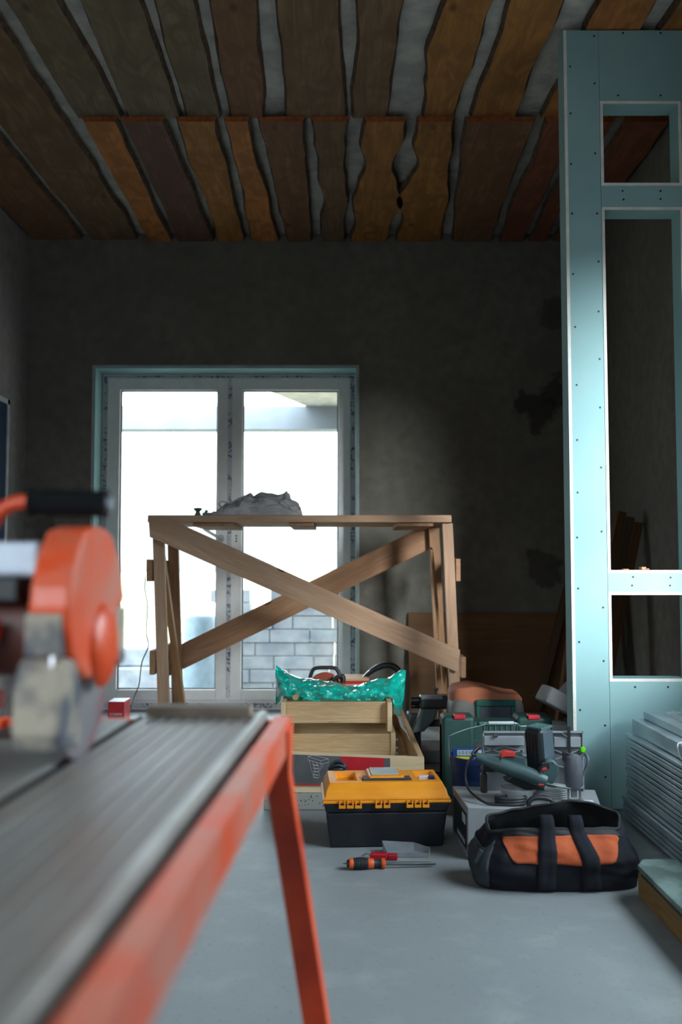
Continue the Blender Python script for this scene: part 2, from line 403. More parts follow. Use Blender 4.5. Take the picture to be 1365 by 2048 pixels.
# aerated block wall
rnd = random.Random(5)
blk = plain('white_aerated_block', (160, 163, 166), .95, c2=(128, 134, 144), vs_=6, bump=.5, bs=30, bd=.004)
k = MB(); z = -.25; row = 0
while z < .74:
    x = -1.02 - (.19 if row % 2 else 0) + rnd.uniform(-.03, .03)
    h = .125
    while x < .35:
        wd = .375 if rnd.random() < (.75 if z < .35 else .2) else .19
        j = rnd.uniform(-.012, .012)
        if not (z > .45 and x < -.6 and rnd.random() < .5): k.box(x, x + wd - .008, 9 + j, 9.3, z, z + h - .007)
        x += wd
    z += h; row += 1
tag(k.build('block_stack', blk, bevel=.005), 'white aerated concrete blocks piled in courses outside the right pane', 'blocks')
k = MB(); c = at(398, 1300, 8.5); ztop = .517
k.lathe([(0, -.25), (.15, -.25), (.155, -.2), (.155, ztop - .03), (.14, ztop), (.12, ztop), (.11, ztop - .02), (0, ztop - .02)], (c.x, 8.6, 0), 32)
tag(k.build('storage_drum', plain('blue_grey_plastic', (120, 140, 152), .5), smooth=40), 'blue grey drum standing outside behind the left pane', 'drum')
k = MB(); k.box(-2.5, -1.62, 8.9, 9.5, -.25, .02)
k.box(-2.45, -1.60, 9.0, 9.6, .025, .20)
tag(k.build('insulation_slab_pile', blk, bevel=.02), 'low white wrapped slabs lying outside beside the drum', 'slabs')
# dry bank
k = MB()
def bank(u, v_):
    x = -7 + 12 * u; y = 10.5 + 7 * v_
    return V((x, y, -.3 + 1.35 * min(1, v_ * 1.6) * (0.8 + .3 * noise.noise(V((x * .6, y * .5, 0)))) + .12 * noise.noise(V((x * 3, y * 3, 2)))))
k.grid(bank, 90, 30)
o = k.build('garden_bank', plain('dry_grass', (196, 190, 150), .95, c2=(150, 150, 120), vs_=5, bump=1, bs=20, bd=.05), smooth=60); struct(o)
o.name = 'ground_bank'

# ------------------------------------------------------------------ ceiling boards with live edges
OL = (74, 68, 56)
def bwood(name, c, seed):
    m, n, b = base_mat(name); b.inputs['Roughness'].default_value = .75; b.inputs['Specular IOR Level'].default_value = .2
    c2 = tuple(v * .76 for v in c)
    f = noise_fac(n, mapping(n, (26, 1.6, 26), (seed, seed * 3, 0)), 1.0, 6, 2.2, .3, .7)
    col = mix(n, f, lin(c), lin(c2))
    g = noise_fac(n, mapping(n, (5, 2.6, 5), (seed * 2, 0, 0)), 1.8, 6, 1.2, .40, .62)
    col = mix(n, g, col, lin(tuple(v * .68 + k_ * .15 for v, k_ in zip(c, (100, 66, 46)))))
    vv = node(n, 'ShaderNodeTexVoronoi'); vv.inputs['Scale'].default_value = 2.3
    n.links.new(mapping(n, (2.2, 1, 1), (seed * 1.7, seed, 0)), vv.inputs['Vector'])
    r = node(n, 'ShaderNodeMapRange'); r.inputs[1].default_value = .04; r.inputs[2].default_value = .12; r.inputs[3].default_value = .9; r.inputs[4].default_value = 0
    n.links.new(vv.outputs['Distance'], r.inputs[0]); col = mix(n, r.outputs[0], col, lin(tuple(v * .35 for v in c)))
    n.links.new(col, b.inputs['Base Color']); add_bump(n, b, f, .4, .002); return m
bark = plain('dark_bark', (98, 74, 56), .95, c2=(62, 48, 38), vs_=25, bump=1, bs=60, bd=.006)
endg = plain('orange_end_grain', (168, 92, 44), .8, c2=(130, 66, 30), vs_=40)
BW = {'olive': (128, 112, 88), 'orange': (198, 128, 70), 'brown': (138, 98, 70), 'plum': (122, 88, 78), 'amber': (178, 122, 66), 'mud': (132, 104, 77), 'rust': (146, 86, 64)}
bmats = {}
def ceil_board(x0, x1, X0, X1, Ya, Yb, z, colr, amp, seed, label, grp, bulge=()):
    n = 46; k = MB(); t_ = .026
    def wob(y, s, a): return a * (noise.noise(V((y * 1.9, s * 7.3, seed))) * 1.3 + noise.noise(V((y * 5.5, s * 3.1, seed + 40))) * .55 + .12 * noise.noise(V((y * 17, s, seed))))
    for i in range(n + 1):
        f = i / n; y = Ya + (Yb - Ya) * f
        l = x0 + (X0 - x0) * f + wob(y, 1, amp); r = x1 + (X1 - x1) * f + wob(y, 2, amp)
        for (yc, wdt, dl, dr_) in bulge:
            g = math.exp(-((y - yc) / wdt) ** 2); l += dl * g; r += dr_ * g
        bl = .010 + .008 * noise.noise(V((y * 4, 3, seed))); br = .010 + .008 * noise.noise(V((y * 4, 9, seed)))
        k.v += [V((l + bl, y, z)), V((r - br, y, z)), V((l - .003, y, z + t_)), V((r + .003, y, z + t_))]
    for i in range(n):
        a = i * 4; b_ = a + 4
        k.f += [(a, a + 1, b_ + 1, b_), (a, b_, b_ + 2, a + 2), (a + 1, a + 3, b_ + 3, b_ + 1), (a + 2, b_ + 2, b_ + 3, a + 3)]; k.m += [0, 1, 1, 0]
    k.f += [(0, 2, 3, 1), (n * 4, n * 4 + 1, n * 4 + 3, n * 4 + 2)]; k.m += [2, 2]
    key = colr + str(seed % 3)
    if key not in bmats: bmats[key] = bwood(key + '_board', BW[colr], seed % 3 * 4.7 + len(colr))
    o = k.build('ceiling_board', [bmats[key], bark, endg])
    tag(o, label, 'board', grp)
G1, G2 = 'ceiling boards of the front row', 'ceiling boards of the back row'
ordn = ['first', 'second', 'third', 'fourth', 'fifth', 'sixth', 'seventh', 'eighth', 'ninth', 'tenth', 'eleventh', 'twelfth']
front = [(-1.305, -1.085, -1.30, -1.06, 'olive', .010), (-1.02, -.775, -1.045, -.775, 'olive', .008), (-.73, -.56, -.765, -.578, 'olive', .010),
         (-.52, -.325, -.545, -.375, 'brown', .014), (-.253, -.004, -.264, .03, 'mud', .010), (.058, .252, .055, .222, 'mud', .016),
         (.385, .575, .376, .562, 'amber', .026), (.650, .865, .628, .850, 'amber', .022), (1.0, 1.235, .98, 1.22, 'orange', .018), (1.30, 1.52, 1.3, 1.53, 'amber', .02)]  # olive-to-orange run puts warmer lighting into the boards' own varied tones
names1 = ['olive-brown', 'wide olive-brown', 'olive-grey', 'brown', 'wide grey-brown', 'grey-brown', 'golden amber', 'wide golden amber', 'orange', 'amber']
for i, (a, b_, c, d, col_, amp) in enumerate(front):
    ceil_board(a + (a - c) * 2.2, b_ + (b_ - d) * 2.2, c, d, 1.6, 4.52, ZC - .03, col_, amp, i + 1, '%s live-edge board on the ceiling, %s from the left in the nearer row' % (names1[i], ordn[i]), G1)
rear = [(-1.262, -1.095, -1.285, -1.12, 'orange', .010), (-1.07, -.855, -1.085, -.84, 'plum', .012), (-.812, -.60, -.82, -.64, 'amber', .016),
        (-.575, -.45, -.59, -.41, 'orange', .014), (-.405, -.18, -.365, -.186, 'brown', .010), (-.13, .048, -.137, .026, 'mud', .022),
        (.105, .32, .075, .30, 'amber', .028), (.366, .57, .37, .66, 'amber', .024), (.606, .948, .727, .99, 'brown', .012),
        (1.0, 1.16, 1.04, 1.21, 'rust', .016), (1.205, 1.345, 1.24, 1.36, 'rust', .014), (1.385, 1.61, 1.40, 1.61, 'rust', .01)]
bul = {6: [(5.0, .18, .02, -.05), (5.55, .12, -.02, .05)], 7: [(5.0, .15, .05, -.02), (5.5, .15, -.05, .02)], 5: [(5.5, .2, .03, .01)]}
names2 = ['bright orange', 'plum-brown', 'amber', 'narrow orange', 'dark brown', 'knotty grey-brown', 'wavy-edged amber', 'wide wavy-edged amber', 'wide brown', 'rust-brown', 'narrow rust-brown', 'rust-red']
for i, (a, b_, c, d, col_, amp) in enumerate(rear):
    ceil_board(a, b_, c, d, 4.50, 6.19, ZC - .057, col_, amp, i + 21, '%s live-edge board on the ceiling, %s from the left in the far row' % (names2[i], ordn[i]), G2, bul.get(i, ()))
ceil_board(-1.70, -1.37, -1.672, -1.345, 1.6, 6.19, ZC - .045, 'mud', .022, 51, 'long brown live-edge ceiling board crossing both rows, second from the left wall', 'long ceiling boards by the left wall')
ceil_board(-2.06, -1.745, -2.06, -1.715, 1.6, 6.19, ZC - .045, 'brown', .016, 52, 'long brown live-edge ceiling board touching the left wall', 'long ceiling boards by the left wall')

# ------------------------------------------------------------------ plasterboard partition with shelf openings
PY, PT = 3.75, .10                       # front face and thickness
px0, px1, pz1 = .907, XR - .004, 3.128
ox0, ox1 = 1.0635, 1.368
ops = [(2.491, 2.819), (.930, 2.379), (.506, .832)]
pt = thing('plasterboard_partition', (1.25, PY, 0), 'tall teal plasterboard partition with three framed openings, right of the tools', 'partition')
def front_boards():
    k = MB(); b = .0125; g = .0015; c = .012
    def pc(x0, x1, z0, z1, nm): MB().box(x0, x1, PY, PY + b, z0, z1).build(nm, [teal], pt)
    zs = []
    pc(px0 + .0125, ox0 - c - g, .004, pz1, 'face_board')
    pc(ox0 - c, px1, ops[0][1] + c, pz1, 'face_board'); pc(ox0 - c, px1, ops[1][1] + c, ops[0][0] - c, 'face_board')
    pc(ox0 - c, px1, ops[2][1] + c, ops[1][0] - c, 'face_board'); pc(ox0 - c, px1, .004, ops[2][0] - c, 'face_board')
    for z0, z1 in ops: pc(ox1 + c, px1, z0 - c, z1 + c, 'face_board')
front_boards()
# side board: white cut edge towards the room, green faces
def edged(x0, x1, z0, z1, nm='edge_board', y0=PY - .001, y1=PY + PT, par=pt):
    k = MB().box(x0, x1, y0, y1, z0, z1); k.m = [0, 0, 1, 0, 0, 0]
    return k.build(nm, [teal, gyps], par)
edged(px0, px0 + .0125, .004, pz1)
for z0, z1 in ops:
    c = .012
    edged(ox0 - c, ox0, z0 - c, z1 + c, 'reveal_board', PY - .0015); edged(ox1, ox1 + c, z0 - c, z1 + c, 'reveal_board', PY - .0015)
    edged(ox0, ox1, z1, z1 + c, 'reveal_board', PY - .0015); edged(ox0, ox1, z0 - c, z0, 'reveal_board', PY - .0015)
galv = plain('galvanised_steel', (194, 203, 209), .36, .65, c2=(160, 172, 180), vs_=5, bump=.05)
k = MB()
for x in (px0 + .013, ox0 - .07, ox1 + .02, px1 - .05): k.box(x, x + .048, PY + .014, PY + PT - .014, .01, pz1 - .01)
k.build('steel_stud', galv, pt)
k = MB(); k.box(px0 + .0125, ox0 - .012, PY + PT - .0125, PY + PT, .004, pz1); k.box(ox1 + .012, px1, PY + PT - .0125, PY + PT, .004, pz1)
for a, b_ in ((.004, ops[2][0] - .012), (ops[2][1] + .012, ops[1][0] - .012), (ops[1][1] + .012, ops[0][0] - .012), (ops[0][1] + .012, pz1)):
    k.box(ox0 - .012, ox1 + .012, PY + PT - .0125, PY + PT, a, b_)
k.build('rear_board', teal, pt)
sc_m = plain('black_screw', (26, 28, 30), .5, .3)
proto = None
spots = [(1141, 133), (1142, 227), (1143, 328), (1145, 427), (1147, 548), (1151, 654), (1155, 1075), (1157, 1177), (1159, 1284), (1161, 1420), (1154, 770), (1155, 880), (1156, 985),
         (1189, 72), (1190, 167), (1191, 307), (1195, 427), (1198, 523), (1198, 623), (1200, 718), (1201, 815), (1203, 935), (1204, 1063), (1207, 1215), (1208, 1322), (1211, 1451), (1212, 1554),
         (1247, 66), (1322, 66), (1237, 191), (1322, 191), (1246, 382), (1322, 382), (1248, 399), (1322, 398), (1267, 1154), (1342, 1155), (1265, 1171), (1341, 1171), (1271, 1374), (1337, 1374)]
for (x, y) in spots:
    p = at(x, y, PY)
    if proto is None:
        proto = MB().cyl((p.x, PY - .0012, p.z), (p.x, PY + .003, p.z), .0042, n=10).build('screw', sc_m, pt, M=Matrix.Translation(p))
    else:
        o = proto.copy(); C.objects.link(o); o.parent = pt; o.matrix_basis = WM[pt.name].inverted() @ Matrix.Translation(p)
chip = plain('orange_brown_chip', (190, 120, 80), .7)
p = at(1286, 1135, PY + .05); zc = ops[1][0]
for dx, dy, sz, ro, lb in ((0, .05, (.022, .02, .012), 20, 'largest orange brick chip lying on the sill of the tall partition opening'), (.018, .045, (.012, .016, .006), -30, 'small orange brick chip touching the largest one on the partition sill'), (-.07, .05, (.025, .02, .004), 10, 'flat orange brick chip lying apart on the left of the partition sill')):
    k = MB(); k.obb((p.x + dx, PY + dy, zc + sz[2] / 2 + .0005), sz, rotz3(ro)); tag(k.build('brick_chip', chip, bevel=.002), lb, 'rubble', 'brick chips on the sill')
# ------------------------------------------------------------------ things at the back wall
mdf = wood('dark_fibreboard', (116, 84, 56), (98, 70, 46), .5, knots=False)
k = MB(); k.add([V((.435, 6.06, 0)), V((1.60, 6.06, 0)), V((1.60, 6.17, .655)), V((.435, 6.17, .655)), V((.435, 6.078, 0)), V((1.60, 6.078, 0)), V((1.60, 6.188, .655)), V((.435, 6.188, .655))],
            [(0, 1, 2, 3), (4, 7, 6, 5), (0, 4, 5, 1), (1, 5, 6, 2), (2, 6, 7, 3), (3, 7, 4, 0)])
tag(k.build('fibreboard_sheet', mdf), 'brown fibreboard sheet leaning on the back wall behind the trestle', 'panel')
dk = wood('old_brown_plank', (122, 82, 50), (88, 58, 36), 1)
dk2 = wood('greyed_plank', (104, 82, 60), (80, 62, 46), 1)
for a, b_, w_, m_, lb in [
        ((1.18, 5.86, .03), (1.55, 6.06, 1.22), .10, dk2, 'long weathered plank leaning in the corner, leftmost of the leaning planks'),
        ((1.24, 5.50, .03), (1.40, 5.66, .80), .075, dk, 'short dark plank leaning in the corner beside the fibreboard sheet'),
        ((1.44, 5.36, .03), (1.53, 5.50, .96), .10, dk, 'brown plank leaning in the corner, seen just left of the partition edge')]:
    tag(plank('leaning_plank', a, b_, .03, w_, m_, up=(0, 1, 0)), lb, 'plank')
bb = thing('bundled_battens', (1.40, 5.1, 0), 'brown timber battens leaning on the right wall, seen through the tall partition opening', 'timber')
for i in range(3):
    a = V((1.27 + .045 * i, 5.20 - .02 * i, .03)); b_ = V((1.52 + .035 * i, 5.14 - .03 * i, 1.245 - .03 * i))
    plank('batten', a, b_, .045, .058, dk if i != 1 else dk2, bb, up=(0, 1, 0))
pap = plain('grey_paper_sack', (150, 150, 152), .8, c2=(128, 128, 132), vs_=10, bump=.5, bs=15, bd=.01)
def sack(c, size, rx, rz, lb):
    k = MB(); rot = Matrix.Rotation(R(rz), 3, 'Z') @ Matrix.Rotation(R(rx), 3, 'Y')
    def fn(u, v_):
        a = 2 * math.pi * u; ph = math.pi * (v_ - .5); e = .18
        sg = lambda t: (abs(t) ** e) * (1 if t >= 0 else -1)
        p = V((size[0] / 2 * sg(math.cos(ph)) * sg(math.cos(a)), size[1] / 2 * sg(math.cos(ph)) * sg(math.sin(a)), size[2] / 2 * sg(math.sin(ph))))
        p *= 1 + .06 * noise.noise(p * 14 + V(c))
        return V(c) + rot @ p
    k.grid(fn, 40, 20, wrap=True)
    tag(k.build('paper_package', pap, smooth=50), lb, 'package')
p = at(1116, 1400, 4.8); sack(p, (.17, .15, .085), 28, 10, 'grey paper package tilted on top of the others, left of the partition')
p = at(1112, 1440, 4.8); sack((p.x + .01, 4.82, .085), (.17, .16, .165), 6, -12, 'crumpled grey paper package on the floor under the tilted one')
p = at(1148, 1386, 4.93); sack(p, (.10, .1, .09), 50, 30, 'small pale package, topmost, half hidden by the partition')
# ------------------------------------------------------------------ wooden scaffold trestle
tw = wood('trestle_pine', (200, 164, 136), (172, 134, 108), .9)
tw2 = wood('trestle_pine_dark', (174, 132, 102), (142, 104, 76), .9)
ts = thing('scaffold_trestle', (-.2, 5.25, 0), 'home-made wooden scaffold trestle with crossed braces before the glazed door', 'trestle')
TY0, TY1, TT = 5.0, 5.55, 1.219
for i in range(3):
    y0 = TY0 + i * .19; MB().box(-1.02, .583, y0, y0 + .17, TT - .038, TT).build('top_board', tw, ts, bevel=.003, M=Matrix.Translation((-1, y0, TT)))
for (xa, xb, l) in ((385, 465, .02), (578, 628, .018), (795, 868, .02)):
    a = at(xa, 1045, TY0).x; b_ = at(xb, 1045, TY0).x
    MB().box(a, b_, TY0 + .02, TY1 - .02, TT - .038 - l, TT - .039).build('batten', tw2, ts, bevel=.002, M=frame((a, TY0, TT), (a, TY1, TT)))
def leg(nm, xt, yt, xb, yb, Ya, Yb, w_, t_, m_=tw):
    a = at(xt, yt, Ya); b_ = at(xb, yb, Yb); d = b_ - a; b_ = a + d * (a.z - 0.0) / (a.z - b_.z)
    if nm == 'leg': a.z = min(a.z, TT - .04)
    return MB().beam(a, b_, w_, t_, up=(0, 1, 0)).build(nm, m_, ts, bevel=.002, M=frame(a, b_, (0, 1, 0)))
leg('leg', 317, 1047, 328, 1415, 5.045, 5.045, .058, .04)
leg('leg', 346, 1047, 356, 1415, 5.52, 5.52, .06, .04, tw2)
leg('leg', 895, 1047, 911, 1400, 5.045, 5.045, .055, .04)
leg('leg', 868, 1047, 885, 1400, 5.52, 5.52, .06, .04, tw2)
def prop(x0, y0, x1, y1, Ya, Yb, w_, m_):
    a = at(x0, y0, Ya); b_ = at(x1, y1, Yb); d = b_ - a; b_ = a + d * (a.z) / (a.z - b_.z)
    return MB().beam(a, b_, w_, .05, up=(0, 1, 0)).build('prop', m_, ts, bevel=.002, M=frame(a, b_, (0, 1, 0)))
ltw = wood('light_batten', (184, 140, 96), (150, 110, 74), 1)
prop(320, 1086, 366, 1415, 5.14, 5.42, .033, ltw)
prop(863, 1097, 893, 1415, 5.14, 5.42, .016, ltw)
def brace(p, q, Y, w_, m_): 
    a = at(*p, Y); b_ = at(*q, Y); MB().beam(a, b_, w_, .028, up=(0, 1, 0)).build('brace', m_, ts, bevel=.002, M=frame(a, b_, (0, 1, 0)))
A = at(303, 1052, 5.0); B = at(922, 1322, 5.0); k = MB()
k.prism([(at(x, y, 4.99).x, at(x, y, 4.99).z) for x, y in ((297, 1031), (318, 1032), (352, 1044), (921, 1300), (916, 1345), (300, 1074))], (0, 4.985, 0), (1, 0, 0), (0, 0, 1), (0, .028, 0))
k.build('brace', tw, ts, bevel=.002, M=frame(A, B, (0, 1, 0)))
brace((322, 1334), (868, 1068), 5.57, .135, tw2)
for (x, z0, z1) in ((-1.008, .87, .985), (-.986, .385, .51)):
    MB().box(x - .013, x + .013, 4.99, 5.62, z0, z1).build('side_rail', tw2, ts, bevel=.002, M=frame((x, 5, z0), (x, 5.5, z0)))
for (x, z0, z1) in ((.625, .87, .99), (.65, .36, .47)):
    MB().box(x - .012, x + .012, 5.07, 5.62, z0, z1).build('side_rail', tw2, ts, bevel=.002, M=frame((x, 5, z0), (x, 5.5, z0)))
# rag pile
rag = plain('grey_canvas', (196, 190, 188), .9, c2=(164, 160, 162), vs_=14, bump=.6, bs=50, bd=.004, spec=.15)
prof = [(0, .004), (.06, .022), (.12, .05), (.2, .075), (.33, .10), (.42, .125), (.47, .112), (.55, .135), (.68, .125), (.77, .12), (.82, .135), (.87, .10), (.94, .075), (.97, .04), (1, .004)]
k = MB(); xa = at(420, 1029, 5.15).x; xb = at(606, 1029, 5.15).x
def heap(u, v_):
    s = math.sin(math.pi * v_); x = xa + (xb - xa) * u; y = 5.03 + .34 * v_
    h = interp(prof, u) * (s ** .35)
    p = V((x, y, TT + .002 + h)); q = V((x * 16, y * 16, h * 40))
    if 0.02 < u < .98 and 0.02 < v_ < .98:
        p.z += .014 * noise.noise(q) * min(1, h * 20); p.y += .025 * noise.noise(q + V((9, 1, 3))); p.x += .012 * noise.noise(q * 1.7 + V((1, 7, 3)))
        p.z += .008 * math.sin(h * 190 + x * 20) * (1 - s); p.z = max(p.z, TT + .003)
    return p
k.grid(heap, 90, 50)
k.grid(lambda u, v_: V((xa + (xb - xa) * u, 5.03 + .34 * v_, TT + .0015)), 10, 4)
rg = thing('rag_pile', (V((xa + xb, 10.4, 0)) / 2) + V((0, 0, TT + .001)), 'crumpled grey canvas sheets heaped on top of the wooden trestle', 'cloth')
k.build('canvas_heap', rag, rg, smooth=70, fix=False)
for (x0, y0, x1, y1, dz) in ((455, 1028, 560, 1012, .012), (470, 1027, 575, 1020, .010), (560, 1005, 604, 1028, .012)):
    a = at(x0, y0, 5.04); b_ = at(x1, y1, 5.04); k = MB()
    pts = [a.lerp(b_, i / 10) + V((0, .005 * math.sin(i * 2.1), .004 * math.sin(i * 1.7))) for i in range(11)]
    for i in range(11): pts[i].z = max(pts[i].z, TT + dz + .001)
    k.tube(pts, [dz * (.6 + .4 * math.sin(math.pi * (i + .6) / 11.2)) for i in range(11)], 10); k.build('fold', rag, rg, smooth=60)
k = MB(); k.tube(smooth_path([at(425, 1028, 5.04), at(445, 1018, 5.02), at(438, 1008, 5.03), at(446, 1003, 5.04), at(460, 1006, 5.04), at(478, 997, 5.05), at(495, 990, 5.06)]), .004, 6)
k.build('drawstring', rag, rg, smooth=60)
gp = at(396, 1024, 5.06); k = MB()
k.lathe([(0, 0), (.018, .002), (.014, .012), (.010, .02), (.024, .034), (.02, .04), (0, .042)], (gp.x, 5.06, TT + .001), 14)
k.obb((gp.x + .05, 5.06, TT + .009), (.05, .03, .014), rotz3(12)); k.obb((gp.x + .045, 5.06, TT + .022), (.014, .014, .018), Matrix.Rotation(R(35), 3, 'Y'))
tag(k.build('spring_clamp', plain('grey_green_metal', (104, 124, 118), .5, .3), smooth=40), 'small grey green clamp lying on the trestle top left of the rags', 'clamp')
# wire hanging from the trestle
k = MB(); k.tube(smooth_path([at(291, 1152, 4.98), at(290, 1180, 4.98), at(295, 1210, 5.0), at(293, 1265, 5.0), at(297, 1292, 5.0), at(284, 1325, 5.05), at(278, 1370, 5.15), at(268, 1395, 5.3), atz(262, 1418, .01) * 1]), .0032, 6)
tag(k.build('thin_wire', plain('grey_wire', (120, 120, 122), .5)), 'thin grey wire hanging from the left end of the trestle', 'wire')

# ------------------------------------------------------------------ small red box and crumpled film by the door
red = plain('glossy_red_card', (190, 14, 24), .45, c2=(170, 8, 18))
wht = plain('white_card', (225, 228, 230), .6)
rb = thing('red_cardboard_box', (-1.336, 5.78, 0), 'small red cardboard box with white lid standing by the glazed door', 'box', rotz=R(-2))
k = MB(); k.box(-1.385, -1.288, 5.70, 5.86, 0.001, .148).build('box_body', red, rb, bevel=.001)
k = MB(); k.box(-1.385, -1.288, 5.70, 5.86, .1482, .150).build('lid', wht, rb)
text('lettering', 'STARFIX', wht, rb, facing((-1.336, 5.6965, .075)), .020)
k = MB()
def crump(u, v_):
    return V((-1.36 + .20 * u, 5.48 + .14 * v_, .004 + .05 * math.sin(math.pi * u) * math.sin(math.pi * v_) + .012 * abs(noise.noise(V((u * 7, v_ * 7, 3))))))
k.grid(crump, 24, 16)
tag(k.build('plastic_wrapper', plain('white_film', (215, 218, 224), .35), smooth=25, solid=.001), 'crumpled white plastic wrapper on the floor in front of the red box', 'wrapper')

# ------------------------------------------------------------------ loft-ladder box, ladder sections
pine = wood('fresh_pine', (228, 198, 158), (194, 150, 102), 1.6, rough=.6, bump=.12, stretch=22)
pine2 = wood('fresh_pine_pale', (232, 206, 170), (214, 184, 142), 1.3, knots=False, rough=.6, bump=.1)
pk = thing('speckled_foam_block', (-.05, 4.2, 0), 'speckled grey foam slab lying on the floor beneath the loft hatch box', 'slab')
spk, n, b = base_mat('speckled_foam'); b.inputs['Roughness'].default_value = .9
vv = node(n, 'ShaderNodeTexVoronoi'); vv.inputs['Scale'].default_value = 90; n.links.new(mapping(n, (1, 1, 1)), vv.inputs['Vector'])
r_ = node(n, 'ShaderNodeMapRange'); r_.inputs[1].default_value = .18; r_.inputs[2].default_value = .26; r_.inputs[3].default_value = 1; r_.inputs[4].default_value = 0
n.links.new(vv.outputs['Distance'], r_.inputs[0])
n.links.new(mix(n, r_.outputs[0], lin((150, 148, 142)), lin((28, 28, 30))), b.inputs['Base Color'])
MB().box(-.30, .31, 3.745, 4.95, .001, .066).build('slab', spk, pk, bevel=.004)
hb = thing('loft_hatch_box', (0, 4.4, .067), 'pale pine loft hatch box with grey and red printed label lying on the foam slab', 'box')
HX0, HX1, HY0, HY1 = -.26, .323, 3.735, 5.03
def pbox(nm, x0, x1, y0, y1, z0, z1, m_, par, ax='x', bevel=.0015):
    p = (x0, y0, z0); q = (x0 + 1, y0, z0) if ax == 'x' else (x0, y0 + 1, z0) if ax == 'y' else (x0, y0, z0 + 1)
    return MB().box(x0, x1, y0, y1, z0, z1).build(nm, m_, par, bevel=bevel, M=frame(p, q, (0, 0, 1) if ax != 'z' else (0, 1, 0)))
pbox('hatch_lid', HX0 - .02, HX1 - .015, HY0 + .01, HY1, .0672, .0925, pine2, hb)
# the front board leans down to the right like in the photo
k = MB(); k.add([(HX0, HY0, .102), (HX1, HY0, .088), (HX1, HY0 + .022, .088), (HX0, HY0 + .022, .102), (HX0, HY0, .228), (HX1, HY0, .204), (HX1, HY0 + .022, .204), (HX0, HY0 + .022, .228)],
               [(0, 3, 2, 1), (4, 5, 6, 7), (0, 1, 5, 4), (1, 2, 6, 5), (2, 3, 7, 6), (3, 0, 4, 7)])
fb = k.build('front_board', pine2, hb, M=frame((HX0, HY0, .1), (HX1, HY0, .1)), bevel=.001)
pbox('side_board', HX1 - .022, HX1, HY0 + .0225, HY1, .0928, .204, pine, hb, 'y')
pbox('side_board', HX0, HX0 + .022, HY0 + .0225, HY1, .0928, .225, pine, hb, 'y')
pbox('end_board', HX0, HX1, HY1 - .02, HY1, .0928, .21, pine, hb)
def lz(x, f): # height on sloping front board
    t_ = (x - HX0) / (HX1 - HX0); a = .102 + (.088 - .102) * t_; b_ = .228 + (.204 - .228) * t_; return a + (b_ - a) * f
def lab(nm, x0, x1, f0, f1, m_, dy=.0008):
    MB().prism([(x0, lz(x0, f0)), (x1, lz(x1, f0)), (x1, lz(x1, f1)), (x0, lz(x0, f1))], (0, HY0, 0), (1, 0, 0), (0, 0, 1), (0, -dy, 0)).build(nm, m_, fb)
gl = plain('grey_label', (86, 84, 86), .6); pk_ = plain('crimson_label', (196, 18, 34), .55); wl = plain('white_print', (226, 226, 230), .6)
lx = lambda px: at(px, 1540, HY0).x
lab('grey_label', lx(583), lx(781), .04, .93, gl); lab('red_panel', lx(682), lx(769), .22, .93, pk_, .0014)
lab('white_line', lx(682), lx(769), .15, .19, wl, .0014); lab('red_line', lx(583), lx(781), .0, .035, pk_, .001)
k = MB(); yy = HY0 - .0016
def dl(pts):
    for a, b_ in zip(pts, pts[1:]):
        A = at(570 + a[0] / 4.707, 1490 + a[1] / 4.707, yy); B = at(570 + b_[0] / 4.707, 1490 + b_[1] / 4.707, yy); k.beam(A, B, .0006, .0016, up=(0, 1, 0))
dl([(218, 108), (268, 95), (410, 130), (342, 148), (218, 108), (218, 140), (342, 178), (410, 165), (410, 130)]); dl([(342, 148), (342, 178)])
dl([(230, 145), (250, 240), (275, 305)]); dl([(262, 158), (285, 235), (270, 300)]); dl([(300, 165), (318, 235), (332, 305)]); dl([(356, 180), (358, 200), (325, 245)]); dl([(340, 180), (325, 230)])
for y in (185, 215, 245, 275, 300): dl([(264, y), (318, y + 6)]); dl([(266, y + 6), (320, y + 12)])
k.build('ladder_drawing', wl, fb)
# ladder sections lying in the box
def ladder(x0, x1, y0, y1, z0, z1, lb, rungs):
    t_ = thing('loft_ladder_section', ((x0 + x1) / 2, (y0 + y1) / 2, z0), lb, 'ladder')
    pbox('stringer', x0, x0 + .021, y0, y1, z0, z1, pine2, t_, 'y'); pbox('stringer', x1 - .021, x1, y0, y1, z0, z1, pine2, t_, 'y')
    for (yy_, lo, hi) in rungs: pbox('tread', x0 + .021, x1 - .021, yy_, yy_ + .02, lo, hi, pine, t_)
    return t_
a = at(562, 1405, 4.25); b_ = at(785, 1461, 4.25)
LA, LB = a, b_
L1 = ladder(a.x, b_.x, 4.25, 4.93, .217, a.z, 'upper pale pine ladder section stacked highest in the hatch box', [(4.30, .246, a.z - .004), (4.56, .225, .30)])
c = at(572, 1460, 4.22); d = at(792, 1506, 4.22)
L2 = ladder(c.x + .005, d.x, 4.22, 4.95, .112, .2165, 'lower pale pine ladder section with spotted front tread under the upper one', [(4.23, .114, .2095), (4.50, .13, .21)])
for z in (.125, .15, .185): MB().cyl((d.x, 4.23, z), (d.x + .012, 4.23, z), .006, n=8).build('hinge_bolt', steel, L2, smooth=40)
clear = glass_mat('clear_film', (.9, .92, .92, 1), .12, haze=.35)
k = MB(); k.grid(lambda u, v_: V((HX1 - .03 - .05 * v_ + .012 * noise.noise(V((u * 6, v_ * 5, 1))), 3.95 + .95 * u, .215 + .085 * v_ * (1 - .2 * u) + .006 * noise.noise(V((u * 9, v_ * 9, 4))))), 30, 8)
tag(k.build('clear_plastic_film', clear, smooth=40), 'clear plastic film hanging over the right side of the hatch box', 'film')
k = MB(); k.tube([(-.235, 4.16, .2305), (-.235, 4.62, .2305)], .0)  if False else None
